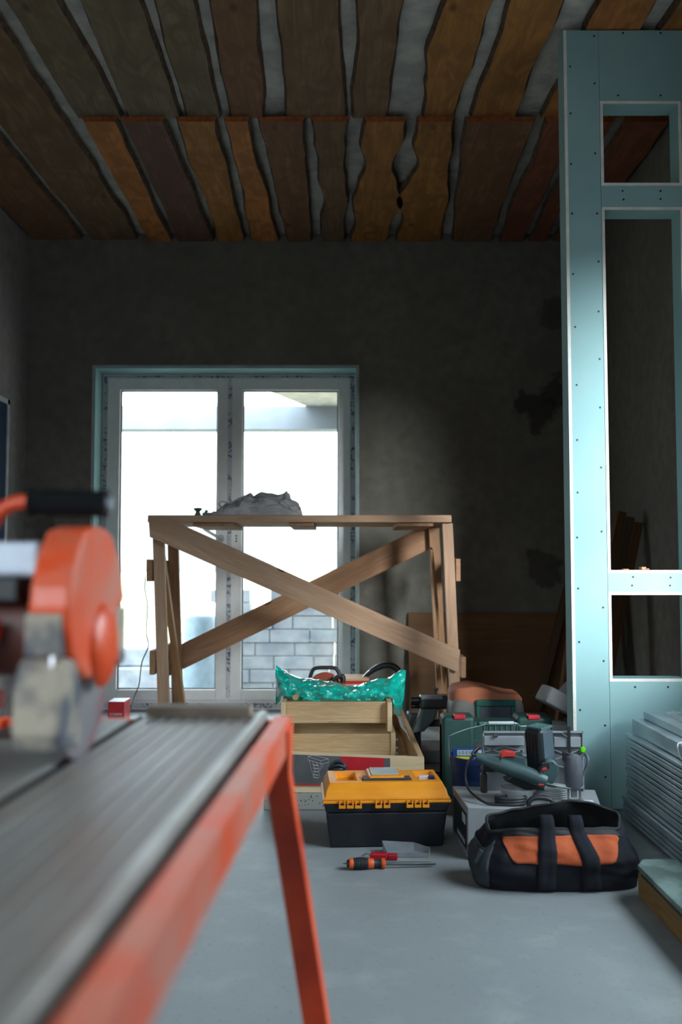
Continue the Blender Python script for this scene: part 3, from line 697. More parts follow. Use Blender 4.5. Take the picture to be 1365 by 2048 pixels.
k = MB(); p = at(591, 1401, 4.32); k.cyl((p.x, 4.325, LA.z + .012), (p.x + .002, 4.375, LA.z + .012), .0125, n=16)
tag(k.build('wooden_dowel', pine, smooth=40), 'round wooden dowel end poking out beneath the teal plastic bag', 'dowel')

# teal plastic bag
tealbag, n, b = base_mat('teal_plastic'); b.inputs['Roughness'].default_value = .14; b.inputs['Coat Weight'].default_value = .5; b.inputs['Coat Roughness'].default_value = .05
b.inputs['Transmission Weight'].default_value = .35
vec = mapping(n, (1, 1, 1)); n.links.new(mix(n, noise_fac(n, vec, 9, 3, .5, .45, .65), lin((0, 208, 188)), lin((0, 176, 162))), b.inputs['Base Color'])
add_bump(n, b, noise_fac(n, vec, 16, 4, 1.0, .3, .7), .35, .008)
top = [(552, 1329), (562, 1337), (580, 1350), (605, 1357), (635, 1361), (665, 1366), (695, 1371), (722, 1371), (745, 1361), (775, 1356), (790, 1346), (803, 1343), (812, 1345)]
bot = [(552, 1408), (565, 1398), (590, 1408), (640, 1412), (700, 1410), (760, 1409), (785, 1425), (800, 1432), (808, 1405), (812, 1365)]
BYc = 4.47
k = MB()
def bagf(u, v_):
    px = 552 + 260 * v_; zt = at(px, interp(top, px), BYc).z; zb = at(px, interp(bot, px), BYc).z; x = at(px, 1380, BYc).x
    a_ = 2 * math.pi * u; e = min(1, v_ / .10, (1 - v_) / .12); dep = .008 + .085 * (math.sin(math.pi / 2 * max(e, 0))) ** .8
    zb2 = zb
    z = (zt + zb2) / 2 + (zt - zb2) / 2 * math.sin(a_); y = BYc - dep * math.cos(a_)
    q = V((x * 9, math.cos(a_) * 1.2, math.sin(a_) * 1.2))
    s = .016 * noise.noise(q * 2) + .01 * noise.noise(q * 5.3 + V((3, 3, 3)))
    s += .010 * math.sin(x * 60 + math.sin(a_) * 3) * (.3 + .7 * (1 - e))
    on = min(abs(x - LA.x - .01), abs(x - LB.x + .01)) < .022 and x < LB.x + .012
    return V((x, y - s * math.cos(a_) * 1.6, max(z + s * .5, LA.z + .002 if on else .06)))
k.grid(bagf, 48, 90, wrap=True)
tag(k.build('plastic_bag', tealbag, smooth=38), 'shiny teal plastic bag of goods lying on top of the ladder sections', 'bag')

# ------------------------------------------------------------------ crate with circular saws behind
blkp = plain('black_plastic', (34, 35, 38), .45, c2=(26, 27, 30), bump=.1)
dgrey = plain('dark_grey_plastic', (66, 70, 74), .45)
ob = thing('saw_carton', (.06, 5.3, 0), 'wooden carton with crimson stripe standing behind the hatch box', 'carton')
p0 = at(640, 1357, 5.2); p1 = at(765, 1357, 5.2)
MB().box(p0.x, p1.x - .07, 5.2, 5.42, .001, p0.z).build('carton_body', pine, ob, bevel=.003)
MB().box(p0.x + .04, p1.x - .07, 5.198, 5.1995, p0.z - .03, p0.z - .012).build('stripe', pk_, ob)
cs = thing('circular_saw', (-.11, 5.12, .0), 'black handled circular saw with orange housing standing behind the teal bag', 'power tool')
z0 = at(650, 1332, 5.12).z
k = MB(); k.tube(smooth_path([at(619, 1366, 5.12), at(622, 1350, 5.12), at(630, 1337, 5.12), at(655, 1335, 5.12), at(672, 1337, 5.12), at(680, 1350, 5.12), at(686, 1366, 5.12)], 4), .0105, 10)
k.build('handle', blkp, cs, smooth=50)
k = MB(); cc = at(650, 1375, 5.13); k.cyl((cc.x, 5.10, cc.z), (cc.x, 5.13, cc.z), .085, .085, 28); k.build('blade_guard', plain('dark_orange_plastic', (150, 62, 36), .5), cs, bevel=.004, smooth=40)
k = MB(); k.cyl((cc.x, 5.132, cc.z - .02), (cc.x, 5.19, cc.z - .02), .05, .045, 20)
k.box(cc.x - .12, cc.x + .14, 5.09, 5.19, cc.z - .135, cc.z - .128); k.build('motor', dgrey, cs, smooth=40)
k = MB(); k.box(cc.x - .05, cc.x + .05, 5.1, 5.18, .001, cc.z - .136); k.build('base_block', blkp, cs)
k = MB(); k.tube(smooth_path([at(660, 1368, 5.06), at(670, 1357, 5.06), at(686, 1352, 5.06), at(687, 1366, 5.06)], 4), .012, 8); k.build('front_grip', blkp, cs, smooth=50)
cs2 = thing('garden_tool', (.15, 5.48, 0), 'black curved loop handle rising behind the teal bag on the right', 'power tool')
k = MB(); k.tube(smooth_path([at(716, 1370, 5.3), at(733, 1350, 5.3), at(750, 1337, 5.3), at(768, 1330, 5.3), at(785, 1331, 5.3), at(797, 1340, 5.3), at(801, 1356, 5.3), at(800, 1376, 5.3)], 5), [.008] * 5 + [.014] * 31, 10) if False else None
pth = smooth_path([at(716, 1370, 5.3), at(733, 1351, 5.3), at(750, 1338, 5.3), at(768, 1331, 5.3), at(785, 1332, 5.3), at(797, 1341, 5.3), at(801, 1356, 5.3), at(800, 1376, 5.3)], 5)
k = MB(); k.tube(pth, [.008 + .010 * min(1, i / 12) for i in range(len(pth))], 10); k.build('loop_handle', blkp, cs2, smooth=50)
k = MB(); k.tube(smooth_path([at(714, 1369, 5.28), at(731, 1349, 5.28), at(740, 1341, 5.28)], 4), .004, 6); k.build('steel_edge', steel, cs2, smooth=50)
k = MB(); q = at(800, 1376, 5.3); k.box(q.x - .03, q.x + .03, 5.26, 5.34, .001, q.z + .005); k.build('base', dgrey, cs2, bevel=.006)

# ------------------------------------------------------------------ mitre-saw stand parts (dark, right of the crate)
ms = thing('mitre_saw', (.45, 4.62, 0), 'black and grey mitre saw arm standing between hatch box and green case', 'power tool')
MY = 4.62
k = MB(); k.cyl(at(822, 1401, MY), at(912, 1399, MY), .016, n=14); k.cyl(at(822, 1412, MY + .03), at(912, 1411, MY + .03), .012, n=14); k.build('rail', plain('black_metal', (28, 28, 30), .35, .5), ms, smooth=50)
k = MB(); A = at(840, 1390, MY); B = at(903, 1417, MY); k.box(A.x, B.x, MY - .03, MY + .05, B.z, A.z); k.build('clamp_body', blkp, ms, bevel=.01, seg=3)
k = MB(); A = at(842, 1388, MY); B = at(884, 1397, MY); k.box(A.x, B.x, MY - .035, MY - .0301, B.z, A.z); k.build('steel_plate', steel, ms, bevel=.001)
k = MB(); A = at(872, 1388, MY); k.cyl((A.x, MY, A.z), (A.x, MY, A.z + .022), .005); k.cyl((A.x, MY, A.z + .018), (A.x, MY, A.z + .028), .013, n=12); k.build('knob', blkp, ms, smooth=40)
gdk = plain('grey_green_cast', (78, 88, 90), .5, .2)
k = MB(); P = lambda x, y: (at(x, y, MY).x, at(x, y, MY).z)
k.prism([P(845, 1414), P(878, 1414), P(868, 1440), P(848, 1462), P(822, 1466), P(832, 1444)], (0, MY - .02, 0), (1, 0, 0), (0, 0, 1), (0, .07, 0)); k.build('arm', gdk, ms, bevel=.006)
k = MB(); k.box(at(817, 1430, MY).x, at(845, 1462, MY).x, MY + .06, MY + .16, .06, at(790, 1430, MY).z); k.build('motor_housing', gdk, ms, bevel=.012, seg=3)
k = MB(); k.box(at(845, 1440, MY).x, at(905, 1440, MY).x, MY + .06, MY + .12, at(850, 1458, MY).z, at(850, 1443, MY).z); k.build('lock_bar', blkp, ms, bevel=.006)
k = MB(); k.box(.36, .56, MY + .02, MY + .30, .001, .062); k.build('base', plain('grey_cast_base', (128, 128, 132), .5, .3), ms, bevel=.006)
cb = at(868, 1522, 4.25)
k = MB()
for j in range(3): k.tube([V((cb.x + math.cos(t_ * .45) * (.055 - j * .006), 4.2 + math.sin(t_ * .45) * .05, .010 + j * .014)) for t_ in range(15)], .006, 6)
k.obb((cb.x + .02, 4.12, .03), (.035, .05, .03), rotz3(20))
tag(k.build('coiled_cable', plain('black_rubber', (20, 20, 22), .5), smooth=50), 'coiled black power cable on the floor right of the hatch box', 'cable')

# ------------------------------------------------------------------ grey and orange vacuum-like machine
def sell(a, b_, h0, h1, cx, cy, e=.45, nse=0, seed=0):
    def fn(u, v_):
        an = 2 * math.pi * u; ph = math.pi * (v_ - .5)
        sg = lambda t: (abs(t) ** e) * (1 if t >= 0 else -1)
        p = V((cx + a * sg(math.cos(ph)) * sg(math.cos(an)), cy + b_ * sg(math.cos(ph)) * sg(math.sin(an)), (h0 + h1) / 2 + (h1 - h0) / 2 * sg(math.sin(ph))))
        if nse: p += V((0, 0, nse)) * noise.noise(p * 9 + V((seed, 0, 0)))
        return p
    return fn
vc = thing('shop_vacuum', (.665, 4.42, 0), 'dusty grey machine with orange soft top and green handle behind the green case', 'power tool')
gtr = plain('grey_green_shell', (98, 98, 94), .6, c2=(112, 108, 104), vs_=5)
xa2, xb2 = at(903, 1400, 4.3).x, at(1055, 1400, 4.3).x; cxv = (xa2 + xb2) / 2; hw = (xb2 - xa2) / 2
k = MB(); k.grid(sell(hw, .13, .001, .375, cxv, 4.44, .38), 48, 24, wrap=True); k.build('housing', gtr, vc, smooth=60)
k = MB(); tzt = [(0, 1383), (.1, 1374), (.3, 1370), (.5, 1375), (.65, 1383), (.75, 1385), (.92, 1387), (1, 1400)]
def cap(u, v_):
    an = 2 * math.pi * u; s = math.sin(math.pi / 2 * v_) ; x = cxv + hw * .985 * (1 - (1 - s) ** 2.2) * (abs(math.cos(an)) ** .6) * (1 if math.cos(an) >= 0 else -1)
    rr = (1 - (1 - s) ** 2.2); y = 4.44 + .125 * rr * (abs(math.sin(an)) ** .6) * (1 if math.sin(an) >= 0 else -1)
    fx = (x - cxv) / (2 * hw) + .5; zt = at(0, interp(tzt, fx), 4.36).z
    return V((x, y, zt - (v_ ** 5) * (zt - .335) + .003 * noise.noise(V((x * 20, y * 20, 0)))))
k.grid(cap, 48, 20, wrap=True); k.build('soft_top', plain('dusty_orange_rubber', (196, 112, 74), .7, c2=(160, 96, 74), vs_=9, amt=(.4, .7)), vc, smooth=60)
grn = plain('tool_green', (20, 92, 80), .45, c2=(14, 78, 68), bump=.1)
k = MB(); A = at(953, 1400, 4.3); B = at(1032, 1442, 4.3); yv = 4.295
k.box(A.x, B.x, yv, yv + .02, A.z - .028, A.z); k.box(A.x, A.x + .018, yv, yv + .02, B.z - .03, A.z - .028); k.box(B.x - .018, B.x, yv, yv + .02, B.z - .03, A.z - .028)
k.build('handle_frame', grn, vc, bevel=.004, seg=3)
k = MB(); k.box(A.x + .018, B.x - .018, yv + .012, yv + .02, B.z - .03, A.z - .028); k.build('display_panel', plain('slate_panel', (74, 80, 92), .5), vc)
k = MB()
for i in range(22):
    for j in range(4): k.obb((A.x + .022 + i * .0065 + (j % 2) * .003, yv - .0008, A.z - .005 - j * .006), (.003, .002, .004), Matrix.Rotation(R(35), 3, 'Y'))
k.build('grip_texture', plain('tool_green_light', (40, 120, 106), .4), vc)

# ------------------------------------------------------------------ green tool case
gc = thing('green_tool_case', (.64, 4.0, 0), 'dark green plastic tool case with two red latches standing upright', 'tool case')
dgr = plain('case_green', (38, 76, 70), .5, c2=(28, 62, 56), vs_=7, bump=.15, bs=150)
dgr2 = plain('case_green_dusty', (70, 104, 98), .55, c2=(54, 90, 84), vs_=9)
CY = 3.93; cx0, cx1 = at(885, 1450, CY).x, at(1106, 1450, CY).x; zt = at(900, 1432, CY).z; zm = at(1000, 1442, CY).z
k = MB(); k.box(cx0, cx1, CY, CY + .115, .001, zm); k.build('case_body', dgr, gc, bevel=.022, seg=5, smooth=40)
for (xa_, xb_) in ((885, 951), (1034, 1106)):
    A = at(xa_, 1450, CY); B = at(xb_, 1450, CY); MB().box(A.x, B.x, CY - .008, CY + .12, .0 + .002, zt).build('corner_pillar', dgr, gc, bevel=.018, seg=5, smooth=40)
k = MB()
for i in range(7):
    x = at(968 + i * 11, 1460, CY).x; k.box(x, x + .004, CY - .006, CY + .001, zm - .045, zm - .015)
A = at(915, 1480, CY); B = at(960, 1480, CY)
k.build('rib', dgr2, gc, bevel=.001)
k = MB(); A = at(958, 1444, CY); B = at(1030, 1452, CY); k.box(A.x, B.x, CY - .012, CY, zm - .016, zm - .002); k.build('carry_handle', dgr2, gc, bevel=.003)
lt = plain('latch_red', (206, 44, 58), .4)
for xa_, xb_ in ((908, 931), (1056, 1080)):
    A = at(xa_, 1436, CY); B = at(xb_, 1443, CY)
    MB().box(A.x, B.x, CY - .016, CY + .03, zt - .012, zt + .006).build('latch', lt, gc, bevel=.004, seg=3)
A = at(925, 1480, CY); B = at(966, 1500, CY)
MB().box(A.x, B.x + .02, CY - .004, CY - .0005, B.z - .03, A.z).build('front_panel', dgr, gc, bevel=.002)
wp = plain('pale_print', (196, 214, 214), .5)
c0 = at(937, 1498, CY); k = MB(); k.tube(arc((c0.x, CY - .0046, c0.z), .0145, 0, 360, 30), .0014, 6)
k.box(c0.x - .0075, c0.x - .0045, CY - .006, CY - .004, c0.z - .009, c0.z + .009); k.box(c0.x + .0045, c0.x + .0075, CY - .006, CY - .004, c0.z - .009, c0.z + .009); k.box(c0.x - .006, c0.x + .006, CY - .006, CY - .004, c0.z - .0015, c0.z + .0015)
k.build('emblem', wp, gc)
A = at(954, 1490, CY); MB().box(A.x, A.x + .018, CY - .006, CY - .004, A.z - .012, A.z).build('red_label', lt, gc)

# ------------------------------------------------------------------ blue bucket
bk = thing('blue_paint_bucket', (.52, 3.72, 0), 'dark blue plastic paint bucket with wire bail handle before the green case', 'bucket')
bx, by, bz = .53, 3.70, .222; br = .110
navy = plain('navy_plastic', (16, 44, 92), .4, c2=(12, 34, 74))
k = MB(); k.lathe([(0, .001), (br * .84, .001), (br * .86, .01), (br, bz - .02), (br + .005, bz - .02), (br + .006, bz), (br - .004, bz), (br - .006, .02), (0, .018)], (bx, by, 0), 40); k.build('bucket_body', navy, bk, smooth=40)
k = MB()
yl = by - br - .004; f_ = lambda x, y: at(x, y, yl)
def curved(px0_, px1_, py0_, py1_, off, m_, nm):
    k = MB(); ra = br + off
    def fn(u, v_):
        px = px0_ + (px1_ - px0_) * u; x = at(px, 1505, by - br).x; dx = max(-1, min(1, (x - bx) / ra)); y = by - ra * math.sqrt(1 - dx * dx)
        z = at(px, py1_ + (py0_ - py1_) * v_, y).z; return V((x, y, z))
    k.grid(fn, 10, 2); k.build(nm, m_, bk, smooth=60)
bpk = thing('blue_packet', (.49, 3.735, .03), 'blue packet with barcode and yellow patch standing inside the blue bucket', 'packet')
A = at(906, 1496, 3.735); B = at(990, 1519, 3.735)
MB().box(A.x, B.x, 3.735, 3.755, .03, A.z).build('packet_body', plain('packet_blue', (30, 70, 130), .4), bpk, bevel=.002)
A = at(915, 1500, 3.734); B = at(964, 1511, 3.734); MB().box(A.x, B.x, 3.7335, 3.7345, B.z, A.z).build('barcode_label', wp, bpk)
k = MB()
for i in range(16): x = A.x + .006 + i * .0048; k.box(x, x + .001 + .0012 * (i * 7 % 3 == 0), 3.733, 3.7334, B.z + .004, A.z - .003)
k.build('bars', plain('ink_blue', (40, 60, 110), .6), bpk)
A = at(913, 1513, 3.734); B = at(940, 1522, 3.734); MB().box(A.x, B.x, 3.7335, 3.7345, B.z, A.z).build('yellow_sticker', plain('yellow_sticker', (226, 214, 30), .5), bpk)
k = MB(); pts = smooth_path([(bx - br - .004, by - .02, bz - .03), at(898, 1478, by - .05), at(904, 1470, by - .06), at(935, 1458, by - .07), at(968, 1450, by - .08), at(976, 1446, by - .08), at(1030, 1446, by - .08), at(1040, 1452, by - .07), at(1060, 1460, by - .05), (bx + br + .004, by - .02, bz - .03)], 5)
k.tube(pts, .0022, 8); k.build('bail_wire', plain('pale_wire', (180, 198, 210), .3, .6), bk, smooth=60)
k = MB(); k.cyl(at(978, 1446, by - .08), at(1028, 1446, by - .08), .0065, n=12); k.build('grip', plain('white_grip', (205, 210, 216), .5), bk, smooth=40)

# ------------------------------------------------------------------ grey carton with tools on it
gb = thing('grey_tool_carton', (.62, 3.2, 0), 'grey carton with dark printed side standing behind the open tool bag', 'carton')
gcard = plain('grey_card', (150, 152, 154), .7, c2=(132, 134, 138), vs_=6)
GT = .165
k = MB(); k.prism([(.409, 3.115), (.83, 3.06), (.885, 3.36), (.395, 3.42)], (0, 0, .001), (1, 0, 0), (0, 1, 0), (0, 0, GT)); k.build('carton_body', gcard, gb, bevel=.002)
dp = plain('dark_print', (36, 44, 52), .6)
d_ = (V((.395, 3.42, 0)) - V((.409, 3.115, 0))).normalized()
k = MB(); o_ = V((.409, 3.115, 0)) + d_ * .02 + V((-.0006, 0, 0)); k.prism([(0, .025), (.26, .025), (.26, .14), (0, .14)], o_, d_, (0, 0, 1), (-.0006, 0, 0)); k.build('side_print', dp, gb)
k = MB(); k.prism([(.03, .035), (.18, .035), (.18, .05), (.03, .05)], o_ + V((-.0008, 0, 0)), d_, (0, 0, 1), (-.0004, 0, 0)); k.prism([(.02, .1), (.08, .1), (.08, .13), (.02, .13)], o_ + V((-.0008, 0, 0)), d_, (0, 0, 1), (-.0004, 0, 0)); k.build('pale_lettering', wp, gb)
zt_ = GT + .001
# white sheet with pinkish print lying on the carton
k = MB(); k.obb((.755, 3.17, zt_ + .0012), (.15, .09, .0014), rotz3(-8)); sh = k.build('paper_sheet', wht); tag(sh, 'white paper sheet with pink print on the grey carton', 'paper')
k = MB()
for i in range(14): k.obb(V((.755, 3.17, zt_ + .0022)) + rotz3(-8) @ V((-.06 + i * .009, -.03, 0)), (.005, .006, .0004), rotz3(-8))
WM[sh.name] = sh.matrix_world.copy() if False else WM[sh.name]
k.build('pink_print', plain('pink_ink', (206, 110, 130), .6), sh)
# grey ribbed plate standing on the carton
lidm = plain('light_grey_plastic', (150, 154, 158), .45, c2=(138, 142, 148))
gp_ = thing('ribbed_saw_base', (.78, 3.36, zt_), 'light grey ribbed tool base plate standing upright on the grey carton', 'tool plate')
PYY = 3.335
def PP(x, y): q_ = at(x, y, PYY); return (q_.x, q_.z)
k = MB(); A = PP(966, 1463); B = PP(1168, 1463); zb_ = zt_
k.box(A[0], B[0], PYY + .012, PYY + .016, zb_, A[1]); k.m = [1] * 6; k.box(A[0], B[0], PYY, PYY + .012, A[1] - .006, A[1]); k.box(A[0], A[0] + .005, PYY, PYY + .012, zb_, A[1]); k.box(B[0] - .005, B[0], PYY, PYY + .012, zb_, A[1])
k.build('plate', [lidm, plain('mid_grey_plastic', (112, 116, 120), .5)], gp_, bevel=.001)
for (xa_, ya_, xb_, yb_, dd) in ((968, 1472, 1048, 1490, .012), (1108, 1474, 1162, 1494, .006)):
    A2 = PP(xa_, ya_); B2 = PP(xb_, yb_); MB().box(A2[0], B2[0], PYY - dd, PYY + .0118, B2[1], A2[1]).build('cross_bar', lidm, gp_, bevel=.002)
k = MB()
for (a1, b1, a2, b2) in ((968, 1505, 1010, 1493), (1010, 1493, 1050, 1503), (968, 1493, 1040, 1520), (968, 1520, 1050, 1500), (968, 1510, 1060, 1512), (1110, 1520, 1160, 1500), (1110, 1500, 1160, 1520), (1110, 1530, 1160, 1545), (990, 1540, 1050, 1520)):
    p = PP(a1, b1); q = PP(a2, b2); k.beam((p[0], PYY + .008, max(p[1], zb_ + .003)), (q[0], PYY + .008, max(q[1], zb_ + .003)), .004, .008, up=(0, 1, 0))
k.build('rib', lidm, gp_)
k = MB(); p = PP(990, 1470); k.obb((p[0], PYY - .016, p[1]), (.016, .012, .010)); k.build('clip', dgrey, gp_, bevel=.002); k = MB(); p = PP(1127, 1470); k.beam((p[0] - .008, PYY - .01, p[1] + .006), (p[0] + .012, PYY - .01, p[1] - .006), .008, .006); k.build('clip', dgrey, gp_, bevel=.002)
k = MB(); p = PP(1137, 1452); q = PP(1137, 1530); k.box(p[0] - .005, p[0] + .005, PYY - .012, PYY - .0061, zb_ + .03, p[1]); k.build('scale_bar', blkp, gp_)
p = at(1171, 1503, 3.30); k = MB(); k.lathe([(0, -.008), (.007, -.008), (.010, -.004), (.010, .006), (.006, .009), (0, .009)], (p.x, 3.332, p.z), 16, ax=(0, 1, 0)); k.build('lime_knob', plain('lime_plastic', (110, 226, 20), .4), gp_, smooth=40)
# white dishes under the jigsaw
pale = plain('milky_plastic', (176, 180, 182), .35, c2=(160, 164, 168))
p = at(1035, 1580, 3.22)
k = MB(); k.lathe([(0, 0), (.040, 0), (.046, .006), (.058, .036), (.060, .042), (.055, .042), (.044, .01), (0, .006)], (p.x, 3.215, zt_), 40); tag(k.build('plastic_bowl', pale, smooth=40), 'milky white plastic bowl standing under the green jigsaw', 'bowl')
k = MB()
p = at(1105, 1585, 3.27)
for j in range(5): k.lathe([(.02, j * .007), (.058 - j * .001, j * .007), (.060 - j * .001, j * .007 + .003), (.058 - j * .001, j * .007 + .006), (.02, j * .007 + .006)], (p.x, 3.262, zt_), 40)
tag(k.build('disc_stack', pale, smooth=40), 'stack of translucent white discs beside the plastic bowl', 'discs')
# green jigsaw
jg = thing('green_jigsaw', (.66, 3.2, .2), 'green corded power tool with black ribbed body and red switch on the bowl', 'power tool')
JY = 3.19; ggr = plain('grey_green_tool', (62, 84, 86), .42, c2=(50, 72, 74), bump=.1)
rk = plain('tool_red', (206, 58, 50), .4)
pth = smooth_path([at(952, 1512, JY), at(975, 1521, JY), at(1005, 1531, JY - .01), at(1040, 1543, JY - .02), at(1075, 1556, JY - .03), at(1090, 1562, JY - .03)], 5)
k = MB(); k.tube(pth, [.012 + .013 * min(1, i / 9) for i in range(len(pth))], 14); k.build('handle', ggr, jg, smooth=60)
k = MB(); P3 = lambda x, y: (at(x, y, JY - .04).x, at(x, y, JY - .04).z)
k.prism([P3(1072, 1566), P3(1085, 1574), P3(1108, 1568), P3(1119, 1546), P3(1119, 1530), P3(1108, 1519), P3(1092, 1518), P3(1086, 1530), P3(1078, 1546)], (0, JY - .045, 0), (1, 0, 0), (0, 0, 1), (0, .07, 0)); k.build('gear_head', ggr, jg, bevel=.008, seg=3, smooth=50)
k = MB(); P3 = lambda x, y: (at(x, y, JY).x, at(x, y, JY).z)
k.prism([P3(985, 1522), P3(1030, 1534), P3(1052, 1530), P3(1050, 1512), P3(1005, 1508)], (0, JY - .01, 0), (1, 0, 0), (0, 0, 1), (0, .05, 0)); k.build('rear_shell', ggr, jg, bevel=.006, seg=3)
k = MB(); c0 = at(1080, 1502, JY + .02); rot = rotz3(38) @ Matrix.Rotation(R(-6), 3, 'Y')
k.obb(c0, (.064, .072, .158), rot); k.build('motor_body', plain('dark_ribbed', (34, 42, 46), .4), jg, bevel=.012, seg=4, smooth=40)
k = MB()
for i in range(5): k.obb(c0 + rot @ V((-.0325, -.026 + i * .013, .0)), (.004, .004, .13), rot)
k.build('cooling_rib', blkp, jg)
k = MB(); k.obb(c0 + rot @ V((.004, -.0365, .0)), (.050, .004, .14), rot); k.build('grey_cover', plain('slate_plastic', (84, 98, 108), .4), jg, bevel=.0015)
k = MB(); k.obb(c0 + V((0, 0, .079)), (.058, .066, .012), rot); k.build('top_grille', plain('dusty_green', (84, 120, 120), .7, bump=1, bs=200, bd=.004), jg, bevel=.004)
k = MB(); P3 = lambda x, y: (at(x, y, JY).x, at(x, y, JY).z)
k.prism([P3(1001, 1514), P3(1001, 1503), P3(1008, 1500), P3(1028, 1502), P3(1032, 1512), P3(1012, 1511)], (0, JY - .02, 0), (1, 0, 0), (0, 0, 1), (0, .03, 0)); k.build('switch', rk, jg, bevel=.002)
k = MB(); k.obb(at(1089, 1538, JY - .05), (.016, .01, .009), Matrix.Rotation(R(-20), 3, 'Y')); k.obb(at(1083, 1569, JY - .05), (.018, .01, .006)); k.build('red_button', rk, jg, bevel=.002)
k = MB(); k.obb(at(1092, 1531, JY - .046), (.026, .006, .02)); k.build('black_inset', blkp, jg, bevel=.003)
k = MB(); k.prism([P3(1008, 1560), P3(1030, 1548), P3(1090, 1568), P3(1088, 1580), P3(1050, 1578)], (0, JY - .01, 0), (1, 0, 0), (0, 0, 1), (0, .05, 0)); k.build('lower_body', blkp, jg, bevel=.004)
k = MB(); k.obb(at(968, 1565, JY + .03), (.022, .03, .065)); k.obb(at(975, 1537, JY + .03), (.04, .03, .02)); k.build('dust_port', blkp, jg, bevel=.006)
k = MB(); k.tube(smooth_path([at(1085, 1566, JY - .05), at(1115, 1572, JY - .05), at(1140, 1577, JY - .04), at(1160, 1578, JY - .03), at(1167, 1573, JY - .02)], 5), .0035, 8); k.build('guide_rod', plain('tube_grey', (110, 116, 120), .3, .7), jg, smooth=60)
for (x, y) in ((1003, 1522), (1039, 1533), (1076, 1545), (1106, 1526)):
    pass
k = MB()
for (x, y) in ((1002, 1519), (1038, 1533), (1075, 1548), (1106, 1526)): q_ = at(x, y, JY - .046 if x > 1060 else JY - .026); k.cyl(q_, q_ + V((0, .006, 0)), .0028, n=10)
k.build('housing_screw', blkp, jg)
k = MB(); k.tube(smooth_path([at(955, 1512, JY), at(945, 1508, JY), at(952, 1499, JY + .01), at(960, 1494, JY + .03), at(955, 1500, JY + .05), at(940, 1520, JY + .05), at(932, 1545, JY + .04), at(936, 1575, JY + .02), V((.445, 3.17, zt_ + .02)), V((.48, 3.14, zt_ + .006)), V((.54, 3.13, zt_ + .005)), V((.60, 3.14, zt_ + .006))], 6), .0042, 8)
k.build('power_cord', plain('cord_black', (30, 34, 38), .45), jg, smooth=60)
# router / nailer to the right
rt = thing('grey_trim_router', (.80, 3.15, zt_), 'small grey upright router standing at the right end of the carton', 'power tool')
RY = 3.17; p = at(1148, 1540, RY)
k = MB(); k.lathe([(0, .052), (.024, .052), (.030, .066), (.031, .13), (.026, .15), (.014, .158), (0, .158)], (p.x, RY, zt_), 28); k.build('motor_body', plain('mauve_grey_plastic', (96, 98, 106), .4), rt, smooth=40)
k = MB(); k.cyl((p.x - .018, RY, zt_ + .004), (p.x - .018, RY, zt_ + .055), .004, n=10); k.cyl((p.x + .02, RY, zt_ + .004), (p.x + .02, RY, zt_ + .055), .004, n=10); k.cyl((p.x, RY, zt_ + .02), (p.x, RY, zt_ + .055), .010, n=12); k.box(p.x - .035, p.x + .035, RY - .03, RY + .03, zt_ + .0005, zt_ + .006); k.build('column_base', steel, rt, smooth=40)
k = MB(); k.tube(smooth_path([at(1160, 1560, RY), at(1172, 1540, RY), at(1177, 1520, RY), at(1170, 1508, RY + .02), at(1160, 1515, RY + .02)], 5), .005, 8); k.build('cord', plain('cord_grey', (90, 94, 100), .45), rt, smooth=60)
k = MB(); k.obb(at(1130, 1513, RY), (.012, .02, .03)); k.obb(at(1136, 1508, RY), (.02, .014, .010), Matrix.Rotation(R(30), 3, 'Y')); k.build('side_lever', blkp, rt, bevel=.002)
# cable heap and grip on carton front
k = MB(); k.tube(smooth_path([at(1058, 1618, 3.11), at(1060, 1602, 3.11), at(1072, 1596, 3.11), at(1092, 1597, 3.11), at(1104, 1602, 3.11), at(1112, 1616, 3.11)], 5), .008, 10)
for j in range(3): k.tube([V((.555 + .05 * math.cos(t_ * .42), 3.155 + .03 * math.sin(t_ * .42), zt_ + .006 + j * .009)) for t_ in range(16)], .0048, 6)
tag(k.build('black_cable_loop', plain('cord_dark', (38, 40, 46), .5), smooth=60), 'loop of thick dark cable lying on the front of the grey carton', 'cable')

# ------------------------------------------------------------------ tool box, yellow lid
yel = plain('toolbox_yellow', (236, 150, 28), .42, c2=(222, 134, 20), vs_=10, bump=.08)
tbk = plain('toolbox_black', (20, 22, 28), .5, c2=(32, 34, 40), vs_=16, amt=(.45, .8), bump=.1)
tb = thing('toolbox', (.147, 3.36, 0), 'black plastic toolbox with bright yellow lid on the floor left of the bags', 'toolbox', rotz=R(3))
TM = Matrix.Translation((.147, 3.36, 0)) @ Matrix.Rotation(R(3), 4, 'Z')
def tbuild(k, nm, m_, par, **kw):
    k.v = [TM @ p for p in k.v]; return k.build(nm, m_, par, **kw)
k = MB(); k.frus((-.188, .190, -.105, .105), (-.203, .205, -.118, .118), .001, .118); k.frus((-.203, .205, -.118, .118), (-.212, .214, -.124, .124), .1182, .150)
body = tbuild(k, 'box_body', tbk, tb, bevel=.006, seg=3)
k = MB(); k.box(-.215, .217, -.128, .128, .150, .160); k.box(-.213, .215, -.126, .126, .1602, .168)
lid = tbuild(k, 'lid_rim', yel, tb, bevel=.003)
